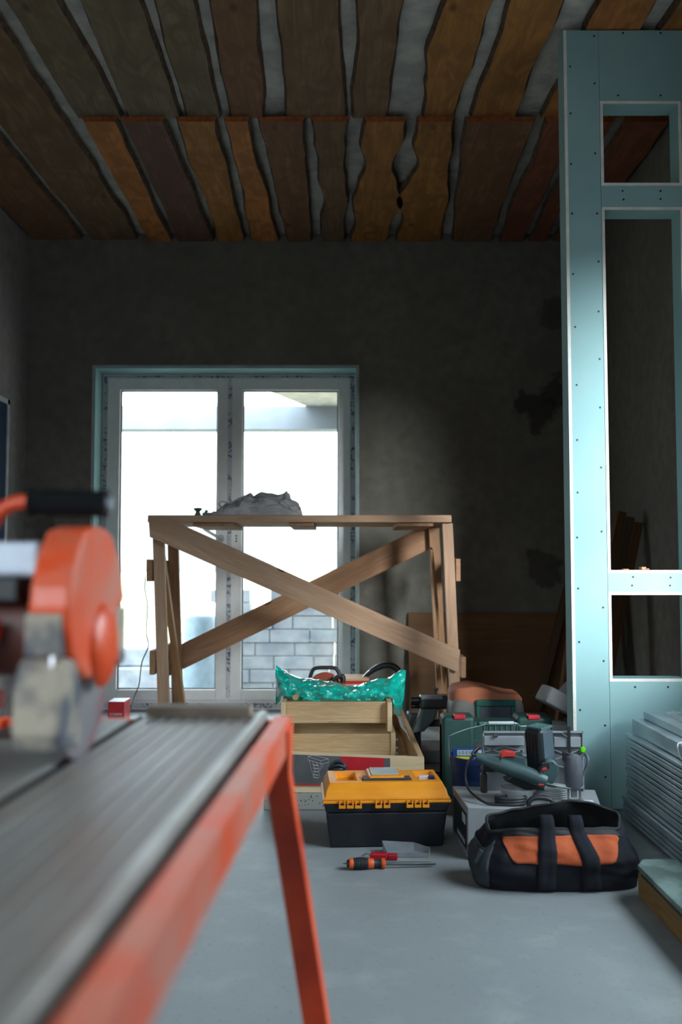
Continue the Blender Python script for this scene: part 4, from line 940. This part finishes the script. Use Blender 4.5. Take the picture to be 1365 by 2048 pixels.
# lid dome with recessed trays
k = MB(); X0, X1, Y0, Y1, Z1 = -.190, .192, -.088, .105, .212
holes = [(-.165, -.095, -.06, .085, .020), (.112, .178, -.06, .085, .020), (-.078, .092, -.072, .02, .012)]
k.add([(-.208, -.122, .168), (.210, -.122, .168), (.210, .122, .168), (-.208, .122, .168), (-.203, -.108, .190), (.205, -.108, .190), (.205, .115, .190), (-.203, .115, .190), (X0, Y0, Z1), (X1, Y0, Z1), (X1, Y1, Z1), (X0, Y1, Z1)],
      [(0, 1, 5, 4), (1, 2, 6, 5), (2, 3, 7, 6), (3, 0, 4, 7), (4, 5, 9, 8), (5, 6, 10, 9), (6, 7, 11, 10), (7, 4, 8, 11)])
xs = sorted({X0, X1} | {h[0] for h in holes} | {h[1] for h in holes}); ys = sorted({Y0, Y1} | {h[2] for h in holes} | {h[3] for h in holes})
for i in range(len(xs) - 1):
    for j in range(len(ys) - 1):
        cx_, cy_ = (xs[i] + xs[i + 1]) / 2, (ys[j] + ys[j + 1]) / 2
        if any(h[0] < cx_ < h[1] and h[2] < cy_ < h[3] for h in holes): continue
        k.add([(xs[i], ys[j], Z1), (xs[i + 1], ys[j], Z1), (xs[i + 1], ys[j + 1], Z1), (xs[i], ys[j + 1], Z1)], [(0, 1, 2, 3)])
for (a0, a1, b0, b1, dp_) in holes:
    zb_ = Z1 - dp_; k.add([(a0, b0, Z1), (a1, b0, Z1), (a1, b1, Z1), (a0, b1, Z1), (a0 + .004, b0 + .004, zb_), (a1 - .004, b0 + .004, zb_), (a1 - .004, b1 - .004, zb_), (a0 + .004, b1 - .004, zb_)],
                          [(0, 4, 5, 1), (1, 5, 6, 2), (2, 6, 7, 3), (3, 7, 4, 0), (4, 7, 6, 5)])
import bmesh
o = tbuild(k, 'lid', yel, tb, fix=False)
bm = bmesh.new(); bm.from_mesh(o.data); bmesh.ops.remove_doubles(bm, verts=bm.verts, dist=.0002); bmesh.ops.recalc_face_normals(bm, faces=bm.faces); bm.to_mesh(o.data); bm.free()
q = o.modifiers.new('bevel', 'BEVEL'); q.width = .004; q.segments = 3; q.limit_method = 'ANGLE'; q.angle_limit = R(25)
k = MB(); k.frus((-.058, .068, -.055, .09), (-.052, .062, -.048, .085), .2005, .224); cb_ = tbuild(k, 'organiser_block', yel, tb, bevel=.005, seg=3)
k = MB(); k.box(-.042, .052, -.03, .08, .2241, .2275); tbuild(k, 'clear_cover', plain('frosted_clear', (190, 190, 188), .25), cb_, bevel=.001)
hg = plain('handle_grey', (52, 55, 66), .5)
k = MB(); k.box(-.074, .088, -.070, -.048, .2005, .217); k.box(-.074, -.060, -.0478, -.01, .2005, .217); k.box(.072, .088, -.0478, -.01, .2005, .217)
for i in range(30): k.box(-.066 + i * .005, -.0635 + i * .005, -.0705, -.047, .217, .2182)
tbuild(k, 'carry_handle', hg, tb, bevel=.001)
for x in (-.150, -.123, -.096, -.028, .000, .077, .104, .131, .155)[:8]:
    k = MB(); k.box(x - .0115, x + .0115, -.134, -.1285, .136, .146); k.box(x - .011, x - .006, -.134, -.1285, .1462, .163); k.box(x + .006, x + .011, -.134, -.1285, .1462, .163)
    tbuild(k, 'latch', yel, tb, bevel=.001)
for x0_, x1_ in ((-.215, -.19), (.19, .217)):
    pass
k = MB(); k.v = []; k.obb(TM @ V((.142, .0, .2035)), (.04, .018, .022), rotz3(10)); k2 = k.build('red_plug', plain('white_red_plug', (210, 200, 196), .4), bevel=.003); tag(k2, 'small white connector in the right tray of the toolbox lid', 'connector')
k = MB(); k.obb(TM @ V((.168, -.003, .2035)), (.022, .018, .022), rotz3(10)); k.build('dark_end', navy, k2, bevel=.002)
k = MB(); k.tube(smooth_path([TM @ V((.128, .004, .196)), TM @ V((.122, -.004, .194)), TM @ V((.117, .004, .1945))], 4), .0012, 6); k.build('thin_lead', blkp, k2)
# black respirator / straps behind the lid
k = MB(); c0 = at(676, 1538, 3.52)
for (rr, tilt, dz) in ((.026, 60, .0), (.022, 20, .006), (.024, -35, -.004), (.017, 80, .004)):
    ux = V((1, 0, 0)); uy = V((0, math.sin(R(tilt)), math.cos(R(tilt)))); k.tube([c0 + V((0, 0, dz)) + ux * rr * 1.15 * math.cos(a_ * .35) + uy * rr * math.sin(a_ * .35) for a_ in range(19)], .006, 8)
k.lathe([(0, -.016), (.018, -.012), (.024, 0), (.014, .014), (0, .017)], c0 + V((0, 0, -.006)), 14)
k.box(c0.x - .02, c0.x + .02, 3.50, 3.54, .001, c0.z - .02)
tag(k.build('black_strap_bundle', plain('strap_black', (38, 42, 50), .5), smooth=50), 'bundle of black straps poking up behind the toolbox lid', 'strap')

# ------------------------------------------------------------------ small things on the floor
sd = thing('screwdriver', (.15, 3.03, 0), 'large screwdriver with ribbed black and orange handle on the floor', 'screwdriver')
orn = plain('orange_rubber', (222, 88, 34), .5); rub = plain('grip_black', (36, 38, 42), .55)
a0 = V((.018, 3.015, .019)); a1 = V((.30, 3.045, .010)); ax = (a1 - a0).normalized()
def seg(l0, l1, prof, m_, nm): 
    k = MB(); k.lathe([(r, l) for (r, l) in prof], a0, 24, ax=ax); k.build(nm, m_, sd, smooth=35)
seg(0, 0, [(0, .0), (.010, .0), (.0115, .002), (.012, .006)], rub, 'end_cap')
seg(0, 0, [(.0125, .006), (.0155, .008), (.0165, .016), (.0155, .020)], orn, 'orange_band')
pr = [(.0155, .020)]
for i in range(7):
    x = .022 + i * .0062; rr = .0165 + .0025 * math.sin(math.pi * (i + .5) / 7); pr += [(rr, x), (rr, x + .0045), (rr - .0022, x + .0052), (rr - .0022, x + .0060)]
pr += [(.0155, .066)]
seg(0, 0, pr, rub, 'ribbed_grip')
seg(0, 0, [(.0155, .066), (.0158, .072), (.0150, .082), (.014, .084)], orn, 'orange_band')
seg(0, 0, [(.0135, .084), (.012, .092), (.012, .102), (.0145, .110)], rub, 'neck')
seg(0, 0, [(.0148, .108), (.0165, .112), (.0165, .118), (.012, .121), (0, .121)], orn, 'collar')
k = MB(); k.tube([a0 + ax * .12, a0 + ax * .265, a0 + ax * .283], [.006, .0055, .003], 12); k.build('shaft', plain('dull_steel', (128, 130, 134), .35, .8), sd, smooth=40)
k = MB(); k.beam(a0 + ax * -.012, a0 + ax * .0, .003, .004); k.build('hook', steel, sd)
rc = thing('red_utility_knife', (.135, 3.12, 0), 'red plastic utility knife lying behind the screwdriver', 'knife', rotz=R(-6))
k = MB(); k.obb((.122, 3.12, .011), (.056, .024, .020), rotz3(-6)); k.build('handle', plain('red_plastic', (188, 18, 36), .35), rc, bevel=.004, seg=3)
k = MB(); k.obb((.166, 3.116, .010), (.032, .022, .018), rotz3(-6)); k.build('clip_half', plain('red_plastic_dark', (168, 14, 32), .35), rc, bevel=.003)
k = MB(); k.tube(smooth_path([(.095, 3.125, .012), (.083, 3.13, .016), (.07, 3.128, .008), (.062, 3.12, .004)], 4), .003, 8); k.build('wire_tip', steel, rc, smooth=40)
clr = plain('frosted_lid', (196, 202, 208), .25, trans=.55)
cl = thing('plastic_parts_tray', (.21, 3.19, 0), 'translucent plastic tray with tapered end lying beside the toolbox', 'tray')
k = MB(); k.prism([(.137, 3.205), (.24, 3.20), (.292, 3.175), (.285, 3.135), (.15, 3.14)], (0, 0, .001), (1, 0, 0), (0, 1, 0), (0, 0, .003))
pl_ = [(.137, 3.205), (.24, 3.20), (.292, 3.175), (.285, 3.135), (.15, 3.14)]
hs = [.036, .032, .022, .016, .020]
for i in range(5):
    p = pl_[i]; q = pl_[(i + 1) % 5]; k.add([(p[0], p[1], .004), (q[0], q[1], .004), (q[0], q[1], hs[(i + 1) % 5]), (p[0], p[1], hs[i])], [(0, 1, 2, 3)])
k.build('tray_body', clr, cl, fix=False, solid=.0015)

# ------------------------------------------------------------------ open tool bag
bgm = plain('navy_canvas', (31, 32, 39), .85, c2=(24, 25, 31), vs_=9, bump=.5, bs=220, bd=.001, spec=.2)
bgr = plain('grey_canvas_side', (66, 72, 76), .85, c2=(52, 58, 62), vs_=8, bump=.4, bs=200, bd=.001, spec=.2)
bor = plain('orange_canvas', (186, 92, 56), .8, c2=(156, 72, 42), vs_=13, bump=.4, bs=200, bd=.001, spec=.2)
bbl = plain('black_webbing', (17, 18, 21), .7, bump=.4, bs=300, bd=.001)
tg = thing('open_tool_bag', (.63, 2.90, 0), 'open black canvas tool bag with orange front panel and two handles', 'tool bag')
bcx, bcy = .640, 2.905
def bag_surf(th, t_, off=0.0):
    # th: -pi..pi, 0 = +x, -pi/2 = towards camera ; t_ 0..1 height
    cs_, sn = math.cos(th), math.sin(th)
    a_ = .230 + .010 * math.sin(math.pi * t_) - .035 * max(0, t_ - .55) / .45 + .008 * (1 - t_)
    b_ = .098 + .018 * math.sin(math.pi * min(1, t_ * 1.2)) - .040 * max(0, t_ - .5) / .5
    e = .62
    x = a_ * (abs(cs_) ** e) * (1 if cs_ >= 0 else -1); y = b_ * (abs(sn) ** e) * (1 if sn >= 0 else -1)
    back = max(0, min(1, (sn + .25) / .6)); back = back * back * (3 - 2 * back)
    hz = .184 + .024 * back + .012 * back * math.sin(x * 16 + .6) - .034 * (abs(x) / .24) ** 3 * (1 - back * .5) - .03 * max(0, -x / .24 - .5)
    z = .002 + hz * t_
    q = V((x * 9, y * 9, t_ * 2.2)); wv = .015 * noise.noise(q) + .011 * noise.noise(q * 2.3 + V((5, 2, 1))) + .005 * noise.noise(V((x * 16 + t_ * 9, y * 16, t_ * 7)))
    wv *= min(1, t_ * 4)
    nx, ny = (cs_ * .5, sn) ; l = math.hypot(nx, ny); nx /= l; ny /= l
    sag = -.018 * math.sin(math.pi * max(0, min(1, (x + .24) / .48))) * max(0, t_ - .6) / .4 * (1 - back)
    slope = .012 * x / .24 * t_ * 0
    return V((bcx + x + nx * (wv + off), bcy + y + ny * (wv + off), z + sag + slope + .006 * noise.noise(V((x * 14, y * 5, 2))) * t_))
k = MB(); k.grid(lambda u, v_: bag_surf(2 * math.pi * u - math.pi, v_), 120, 24, wrap=True)
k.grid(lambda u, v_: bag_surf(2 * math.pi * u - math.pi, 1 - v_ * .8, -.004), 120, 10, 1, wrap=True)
c_bot = [bag_surf(2 * math.pi * i / 60 - math.pi, 0) for i in range(60)]; k.add(c_bot, [tuple(range(60))])
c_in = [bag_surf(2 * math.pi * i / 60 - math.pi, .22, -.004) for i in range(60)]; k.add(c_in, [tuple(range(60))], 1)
k.build('bag_body', [bgm, bbl], tg, smooth=60, fix=False)
# rolled rim
k = MB(); pts = [bag_surf(2 * math.pi * i / 90 - math.pi, 1.0, -.001) for i in range(91)]; k.tube(pts, [.0042 + .0015 * (1 if p.y < bcy else 0) for p in pts], 8); k.build('rim_piping', bbl, tg, smooth=60)
def th_of(x):     # front angle for a given x offset
    lo, hi = -math.pi + .001, -.001
    for _ in range(40):
        m_ = (lo + hi) / 2
        if bag_surf(m_, .7).x < bcx + x: lo = m_
        else: hi = m_
    return (lo + hi) / 2
def patch(x0, x1, tf0, tf1, off, nu=40, nv=12):
    k = MB()
    def fn(u, v_):
        x = x0 + (x1 - x0) * u; t0, t1 = tf0(u), tf1(u); return bag_surf(th_of(x), t0 + (t1 - t0) * v_, off)
    k.grid(fn, nu, nv); return k
k = patch(-.176, .188, lambda u: .50 - .06 * math.sin(math.pi * u) + .40 * max(0, abs(u - .5) * 2 - .72) / .28 * .9, lambda u: .90 - .02 * math.sin(6 * u), .0050)
k.build('orange_panel', bor, tg, smooth=60, fix=False, solid=.001)
k = patch(-.185, .20, lambda u: .885 - .02 * math.sin(6 * u), lambda u: 1.0, .004)
k.build('zip_flap', bbl, tg, smooth=60, fix=False, solid=.002)
def strap(xc, wd, lean, lb):
    k = MB(); n_ = 26; L_ = []; 
    for i in range(n_ + 1):
        s = i / n_; row = []
        for sgn in (-1, -.33, .33, 1):
            if s < .62:
                t_ = .02 + (1.0 - .02) * s / .62; x = xc + lean * s + sgn * wd / 2
                row.append(bag_surf(th_of(x), t_, .0065))
            else:
                w_ = (s - .62) / .38; base = bag_surf(th_of(xc + lean * .62 + sgn * wd / 2 * (1 - .25 * w_)), 1.0, .0065)
                row.append(base + V((0, .050 * (1 - math.cos(math.pi * w_)) / 2 * 1.1, .040 * math.sin(math.pi * w_ * .9) - .02 * w_ * w_)))
        L_.append(row)
    k.v = [p for r_ in L_ for p in r_]
    for i in range(n_):
        for j in range(3): k.f.append((i * 4 + j, i * 4 + j + 1, (i + 1) * 4 + j + 1, (i + 1) * 4 + j)); k.m.append(0)
    return k.build('handle_strap', bbl if lb else bgm, tg, smooth=60, fix=False, solid=.004)
strap(-.045, .050, .008, 0); strap(.082, .050, -.03, 0)
k = patch(-.233, -.195, lambda u: .35, lambda u: .85 - .2 * (1 - u), .006, 10, 10); k.build('side_pocket', bgr, tg, smooth=60, fix=False, solid=.003)
k = MB(); k.grid(lambda u, v_: bag_surf(-math.pi + .02 - .5 + 1.15 * u, .03 + .72 * v_, .0035), 16, 12); k.build('grey_end_panel', bgr, tg, smooth=60, fix=False, solid=.001)
k = MB(); k.obb(bag_surf(-math.pi + .3, .62, .012), (.016, .014, .045), Matrix.Rotation(R(25), 3, 'Y')); k.build('side_buckle', bgr, tg, bevel=.003)
# plug
pg = thing('power_plug', (.93, 3.03, 0), 'black two-pin plug on the floor at the right end of the tool bag', 'plug')
k = MB(); k.tube(smooth_path([(.885, 2.99, .02), (.90, 3.00, .018), (.915, 3.01, .016)], 4), .0045, 8); k.tube([(.915, 3.01, .016), (.94, 3.015, .016), (.965, 3.02, .016)], [.007, .012, .015], 10); k.build('plug_body', blkp, pg, smooth=40)
k = MB(); k.cyl((.965, 3.016, .021), (.985, 3.02, .021), .002, n=8); k.cyl((.965, 3.024, .011), (.985, 3.028, .011), .002, n=8); k.build('pin', steel, pg)

# ------------------------------------------------------------------ stack of galvanised profiles
def cprof(x0, x1, y0, y1, z0, z1, t_=.0012):
    k = MB(); k.box(x0, x1, y0, y1, z1 - t_, z1); k.box(x0, x0 + t_, y0, y1, z0, z1 - t_); k.box(x1 - t_, x1, y0, y1, z0, z1 - t_)
    k.box(x0 + t_, x0 + .006, y0, y1, z0, z0 + t_); k.box(x1 - .006, x1 - t_, y0, y1, z0, z0 + t_); return k
rnd = random.Random(3)
lab_s = 'galvanised steel channel in the tall stack on the right, %s'
first = {}
def profile(x0, x1, y0, y1, z0, z1, lb, grp):
    key = (round(x1 - x0, 3), round(y1 - y0, 2), round(z1 - z0, 4))
    if key not in first:
        o = cprof(x0, x1, y0, y1, z0, z1).build('steel_profile', galv, bevel=.0008)
        first[key] = (o, V((x0, y0, z0)))
    else:
        o0, p0_ = first[key]; o = o0.copy(); C.objects.link(o); o.location = o0.location + (V((x0, y0, z0)) - p0_)
    tag(o, lb, 'profile', grp); return o
NL = 20; pitch = .0155; zb0 = .0155
ordw = ['topmost', 'second', 'third', 'fourth', 'fifth', 'sixth', 'seventh', 'eighth', 'ninth', 'tenth', 'eleventh', 'twelfth', 'thirteenth', 'fourteenth', 'fifteenth', 'sixteenth', 'seventeenth', 'eighteenth', 'nineteenth', 'lowest']
def nth(i): q_ = ordw[NL - 1 - i]; return q_ if q_ in ('topmost', 'lowest') else q_ + ' from the top'
for i in range(NL):
    z = zb0 + i * pitch; j = (i * 37 % 7) * .0012
    xl = 1.062 + j - (.010 if i < 5 else 0)
    ysp = 3.10 if i >= 9 else 3.33
    if i >= 5:
        profile(xl, xl + .10, ysp + .002, 3.60, z, z + .0108, 'short galvanised channel at the far left end of the steel stack, ' + nth(i), 'short far channels of the stack')
        profile(xl, xl + .10, .9, ysp - .002, z, z + .0108, 'long galvanised channel on the left face of the steel stack, ' + nth(i), 'long near channels of the stack')
    else:
        profile(xl, xl + .10, .9, 3.62, z, z + .0108, 'jutting galvanised channel at the foot of the steel stack, ' + nth(i), 'channels at the foot of the stack')
profile(1.176, 1.276, .9, 3.61, z, z + .0108, 'galvanised channel of the top layer in the middle of the steel stack', 'top layer of the stack')
profile(1.290, 1.390, .9, 3.58, z, z + .0108, 'galvanised channel of the top layer nearest the right wall', 'top layer of the stack')
k = MB(); k.box(1.18, 1.39, .92, 3.57, .001, z - .001); tag(k.build('timber_bearer', dk2), 'timber packing under the wall side of the steel stack', 'bearer')
tag(MB().box(1.07, 1.175, 1.2, 1.26, .001, .0150).build('timber_spacer', dk2), 'flat timber spacer under the near end of the steel stack', 'bearer'); tag(MB().box(1.07, 1.175, 3.3, 3.36, .001, .0150).build('timber_spacer', dk2), 'flat timber spacer under the far end of the steel stack', 'bearer')
zt2 = zb0 + NL * pitch
pr1 = thing('large_steel_channel', (1.14, 2.3, zt2), 'wide galvanised channel lying on the stack, the lower one', 'profile'); cprof(1.091, 1.19, 1.0, 3.60, zt2, zt2 + .048).build('channel', galv, pr1, bevel=.0006)
pr2 = thing('large_steel_channel', (1.18, 2.3, zt2 + .05), 'wide galvanised channel lying topmost on the steel stack', 'profile'); cprof(1.135, 1.235, 1.0, 3.60, zt2 + .0495, zt2 + .075).build('channel', galv, pr2, bevel=.0006)
k = MB(); ya = 3.12; sx_ = 1.0895
k.tube(smooth_path([(1.16, ya + .0, zt2 + .079), (1.128, ya, zt2 + .076), (1.124, ya - .01, zt2 + .051), (1.086, ya - .02, zt2 + .045), (1.084, ya - .05, zt2 + .008), (1.07, ya - .16, zt2 + .003)], 5), .003, 8)
tag(k.build('white_strap', wht, smooth=60), 'white tie strap over the channels on the steel stack', 'strap')
k = MB(); k.grid(lambda u, v_: V((1.18 + .14 * v_, 2.6 + .9 * u, zt2 + .081 + .035 * math.sin(math.pi * v_) * (.5 + .5 * noise.noise(V((u * 5, v_ * 4, 2)))) + .01 * noise.noise(V((u * 14, v_ * 9, 7))))), 40, 14)
tag(k.build('plastic_wrap', clear, smooth=30), 'clear plastic wrap crumpled on top of the steel stack', 'film')

# board offcuts on the floor, lower right
oc = thing('plasterboard_offcut', (.93, 2.2, .07), 'greenish stained board offcut lying on timber at the lower right corner', 'board', rotz=0)
offm = plain('stained_green_board', (120, 140, 134), .45, c2=(84, 102, 98), vs_=14, amt=(.4, .6), bump=.3, bs=20, bd=.004)
k = MB(); k.prism([(.838, 2.735), (.868, 2.79), (.955, 2.795), (.972, 2.73), (.972, .8), (.838, .8)], (0, 0, .085), (1, 0, 0), (0, 1, 0), (0, 0, .014)); k.build('board', offm, oc, bevel=.001)
k = MB(); k.box(.845, .97, .8, 2.73, .0705, .0848); k.build('gap_shade_layer', plain('gap_shade', (44, 42, 42), .8), oc)  # solid dark sheet stands in for the shade of an open gap
tag(MB().box(.848, .985, .8, 2.77, .001, .070).build('timber_beam', wood('ochre_beam', (160, 126, 76), (124, 96, 60), 1), M=frame((.848, .8, 0), (.848, 2, 0)), bevel=.003), 'ochre timber beam lying on the floor under the board offcut', 'beam')

# ------------------------------------------------------------------ orange tile saw in the foreground
TZ = .72
U = V((.042, 1, 0)).normalized(); XN = V((U.y, -U.x, 0)); O_ = V((-.170, 0, 0))
SM = Matrix((XN, U, V((0, 0, 1)))).transposed().to_4x4(); SM.translation = O_
ang = math.atan2(XN.y, XN.x)
sw = thing('tile_saw', O_ + U * .8 + V((-.15, 0, 0)), 'orange tile cutting saw on splayed legs in the near left foreground', 'tile saw', rotz=ang)
def sb(k, nm, m_, par=None, **kw):
    k.v = [SM @ p for p in k.v]; return k.build(nm, m_, par or sw, **kw)
osaw = plain('saw_orange', (240, 84, 22), .38, c2=(206, 62, 20), vs_=9)
odust = plain('saw_orange_dusty', (232, 84, 38), .42, c2=(206, 128, 108), vs_=9, amt=(.42, .68))
tbl = plain('worn_zinc_table', (128, 126, 122), .5, .15, c2=(106, 104, 102), vs_=8, bump=.2, bs=30)
# grooved table surface, streaks along its length
tm, n, b = base_mat('scratched_table'); b.inputs['Roughness'].default_value = .42; b.inputs['Metallic'].default_value = .25
f_ = noise_fac(n, mapping(n, (60, 2.2, 60)), 1.0, 4, .3, .3, .7); g_ = noise_fac(n, mapping(n, (9, 3, 9)), 1.0, 4, .3, .35, .7)
cl_ = mix(n, f_, lin((150, 148, 144)), lin((112, 112, 112))); n.links.new(mix(n, g_, cl_, lin((134, 120, 110))), b.inputs['Base Color']); add_bump(n, b, f_, .3, .002)
YE = 1.44
k = MB(); k.box(-.174, -.014, .12, YE, TZ - .012, TZ - .003); sb(k, 'table_top', tm, bevel=.001)
k = MB()
for i in range(8): x = -.165 + i * .019; k.box(x, x + .006, .12, YE - .06, TZ - .0032, TZ - .0012)
sb(k, 'table_rib', tm, bevel=.0006)
k = MB(); k.box(-.013, 0, .12, YE, TZ - .014, TZ); sb(k, 'edge_profile', plain('pale_aluminium', (190, 188, 182), .35, .4), bevel=.003)
k = MB(); k.box(-.190, -.1745, .12, YE - .012, TZ - .016, TZ - .007); sb(k, 'blade_slot', plain('slot_black', (12, 12, 14), .9, spec=.1)); k = MB(); k.box(-.36, -.191, .12, 1.20, TZ - .014, TZ - .003); k.box(-.265, -.191, 1.20, 1.36, TZ - .014, TZ - .003); sb(k, 'table_top', tm, bevel=.001)
k = MB(); k.box(-.172, -.02, YE - .05, YE - .012, TZ - .003, TZ + .011); sb(k, 'stop_rail', plain('dusty_brown_rail', (150, 134, 120), .7, c2=(126, 112, 100)), bevel=.002)
k = MB(); k.box(-.38, .0, .10, YE, TZ - .055, TZ - .050); k.box(-.38, -.376, .10, YE, TZ - .05, TZ - .02); k.box(-.18, -.176, .1, YE, TZ - .05, TZ - .02); sb(k, 'water_tray', plain('tray_black', (26, 26, 28), .5), bevel=.001)
k = MB(); k.box(.0005, .0095, .12, YE, TZ - .034, TZ - .026); sb(k, 'shadow_gap_strip', plain('maroon_gap_shade', (70, 30, 28), .8)); k = MB(); k.box(.010, .034, .08, YE + .01, TZ - .012, TZ - .009); k.box(.031, .034, .08, YE + .01, TZ - .056, TZ - .0122); k.box(-.40, .031, YE - .008, YE + .01, TZ - .058, TZ - .014)  # maroon strip beside the edge profile paints the shade of an open gap
k.box(-.404, -.40, .08, YE + .01, TZ - .058, TZ - .012)
sb(k, 'side_frame', odust, bevel=.001)
k = MB(); k.box(-.62, -.405, YE - .01, YE + .012, TZ + .0, TZ + .028); sb(k, 'end_crossbar', plain('saw_orange_dark', (110, 26, 16), .6), bevel=.002)
k = MB(); k.box(-.64, -.405, YE - .10, YE - .012, TZ - .07, TZ - .002); sb(k, 'side_tray', plain('tray_black_b', (26, 26, 28), .5), bevel=.002)
k = MB(); k.box(-.64, -.405, .12, YE - .102, TZ - .05, TZ - .014); sb(k, 'extension_table', tm, bevel=.001)
# legs: pressed angle section
def sleg(x0, y0, x1, y1, s):
    k = MB(); p = V((x0, y0, TZ - .016)); q = V((x1, y1, .0)); d = (q - p)
    for (wx, wy, ox, oy) in ((.003, .042, 0, 0), (.041, .003, -.019 * s, -.0195 if y0 < 1 else .0195)):
        a = [(p + V((ox + sx_ * wx / 2, oy + sy_ * wy / 2, 0))) for sx_, sy_ in ((-1, -1), (1, -1), (1, 1), (-1, 1))]
        b_ = [(q + V((ox + sx_ * wx / 2, oy + sy_ * wy / 2, 0))) for sx_, sy_ in ((-1, -1), (1, -1), (1, 1), (-1, 1))]
        k.add(a + b_, [(0, 1, 2, 3), (7, 6, 5, 4), (0, 4, 5, 1), (1, 5, 6, 2), (2, 6, 7, 3), (3, 7, 4, 0)])
    return sb(k, 'leg', osaw)
for (x, s) in ((.026, 1), (-.60, -1)):
    sleg(x, YE - .045, x + .105 * s, YE + .02, s); sleg(x, .16, x + .105 * s, .06, s)
k = MB(); k.frus((.0345, .0375, YE - .06, YE - .02), (.0345, .0375, YE - .07, YE + .005), TZ - .10, TZ - .02); sb(k, 'leg_bracket', osaw)
# cutting head, digitised side outline on the guard plane
PC = -.332
def gpt(px, py):     # pixel on the vertical plane X = PC + .042 Y -> saw-local (s, z)
    r = ray(px, py); t_ = PC / (r.x - .042 * r.y); p = V((0, 0, CAM_H)) + r * t_; l = SM.inverted() @ p; return (l.y, l.z, l.x)
outl = [(173, 1061), (188, 1053), (205, 1053), (218, 1060), (228, 1075), (240, 1114), (246, 1149), (252, 1190), (250, 1208), (238, 1216), (243, 1272), (239, 1322), (228, 1335), (205, 1348), (176, 1360), (158, 1340), (147, 1310), (141, 1260), (140, 1214), (143, 1175), (149, 1140), (160, 1095)]
gx = gpt(180, 1200)[2]
k = MB(); k.prism([gpt(*p)[:2] for p in outl], (gx, 0, 0), (0, 1, 0), (0, 0, 1), (-.046, 0, 0)); 
gd = sb(k, 'blade_guard', odust, bevel=.006, seg=3)
k = MB(); c0 = gpt(208, 1290); k.lathe([(.050, 0), (.046, .005), (.034, .010), (.018, .012), (0, .0125)], (gx, c0[0] - .006, c0[1]), 28, ax=(1, 0, 0)); sb(k, 'bearing_cap', osaw, gd, smooth=50)
dusty = plain('cement_dust', (168, 156, 140), .9, c2=(88, 90, 98), vs_=22, amt=(.42, .58), bump=.5, bs=30, bd=.003)
k = MB(); k.prism([gpt(*p)[:2] for p in ((232, 1216), (252, 1212), (251, 1322), (238, 1332))], (gx + .0005, 0, 0), (0, 1, 0), (0, 0, 1), (-.03, 0, 0)); sb(k, 'rear_plate', dusty, bevel=.002)
k = MB(); l0 = gpt(141, 1240); fo = [(l0[0] + .0, .836), (l0[0] - .014, .825), (l0[0] - .022, .80), (l0[0] - .024, .76), (l0[0] - .010, .738), (l0[0] + .05, .733), (l0[0] + .055, .80), (l0[0] + .03, .834)]
k.prism(fo, (gx - .002, 0, 0), (0, 1, 0), (0, 0, 1), (-.052, 0, 0)); sb(k, 'splash_flap', dusty, bevel=.006, seg=3)
k = MB(); k.prism([(l0[0] - .008, .884), (l0[0] - .010, .838), (l0[0] + .01, .838), (l0[0] + .01, .884)], (gx - .008, 0, 0), (0, 1, 0), (0, 0, 1), (-.039, 0, 0)); sb(k, 'dust_plate', dusty, bevel=.003)
k = MB(); bc = (gpt(196, 1300)[0] - .01, .816); k.lathe([(0, -.0015), (.102, -.0015), (.102, .0015), (0, .0015)], (-.178, bc[0], bc[1]), 64, ax=(1, 0, 0)); sb(k, 'blade', plain('worn_blade', (176, 170, 176), .35, .7, c2=(190, 110, 120), vs_=9, amt=(.5, .65)), smooth=40)
k = MB(); k.box(gx - .30, gx - .0462, l0[0] + .03, l0[0] + .09, .922, .962); sb(k, 'support_arm', plain('arm_aluminium', (186, 192, 204), .4, .3), bevel=.006, seg=3)
k = MB(); k.cyl((gx - .30, l0[0] + .09, .86), (gx - .05, l0[0] + .09, .86), .052, n=28); sb(k, 'motor', plain('motor_shaded_orange', (92, 44, 34), .5), smooth=40)  # orange motor in shadow, the shade is put into its brown colour
k = MB(); k.box(gx - .28, gx - .066, l0[0] + .02, l0[0] + .08, .895, .9215); sb(k, 'motor_mount', blkp, bevel=.003)
k = MB(); k.cyl((gx - .30, l0[0] + .01, .865), (gx - .085, l0[0] + .01, .865), .016, n=16); sb(k, 'tension_rod', odust, smooth=40)
k = MB(); k.cyl((gx - .125, l0[0] + .0, .842), (gx - .100, l0[0] + .0, .842), .012, n=16); sb(k, 'lock_knob', steel, smooth=40)
HY = 1.07
k = MB(); A = at(60, 1003, HY); B = at(214, 1008, HY); n_ = 24
pts = [A.lerp(B, i / n_) for i in range(n_ + 1)]; rs = [.0172 if i in (0, 1) else (.0146 + .0014 * math.sin(math.pi * i / n_)) if i < n_ - 1 else .0165 for i in range(n_ + 1)]
k.tube(pts, rs, 24); k.build('hand_grip', plain('grip_rubber', (16, 17, 20), .85, spec=.2), sw, smooth=35)
k = MB(); k.cyl(B + V((.0002, 0, 0)), B + V((.006, 0, 0)), .009, n=16); k.build('grip_end', plain('end_cap_grey', (150, 156, 164), .4), sw, smooth=40)
k = MB(); k.tube(smooth_path([A + V((.002, 0, 0)), at(38, 1005, HY), at(15, 1013, HY), at(-5, 1030, HY), at(-22, 1060, HY), at(-40, 1120, HY + .03), V((SM @ V((gx - .16, l0[0] + .05, .955))))], 6), .0085, 14); k.build('handle_bar', osaw, sw, smooth=50)
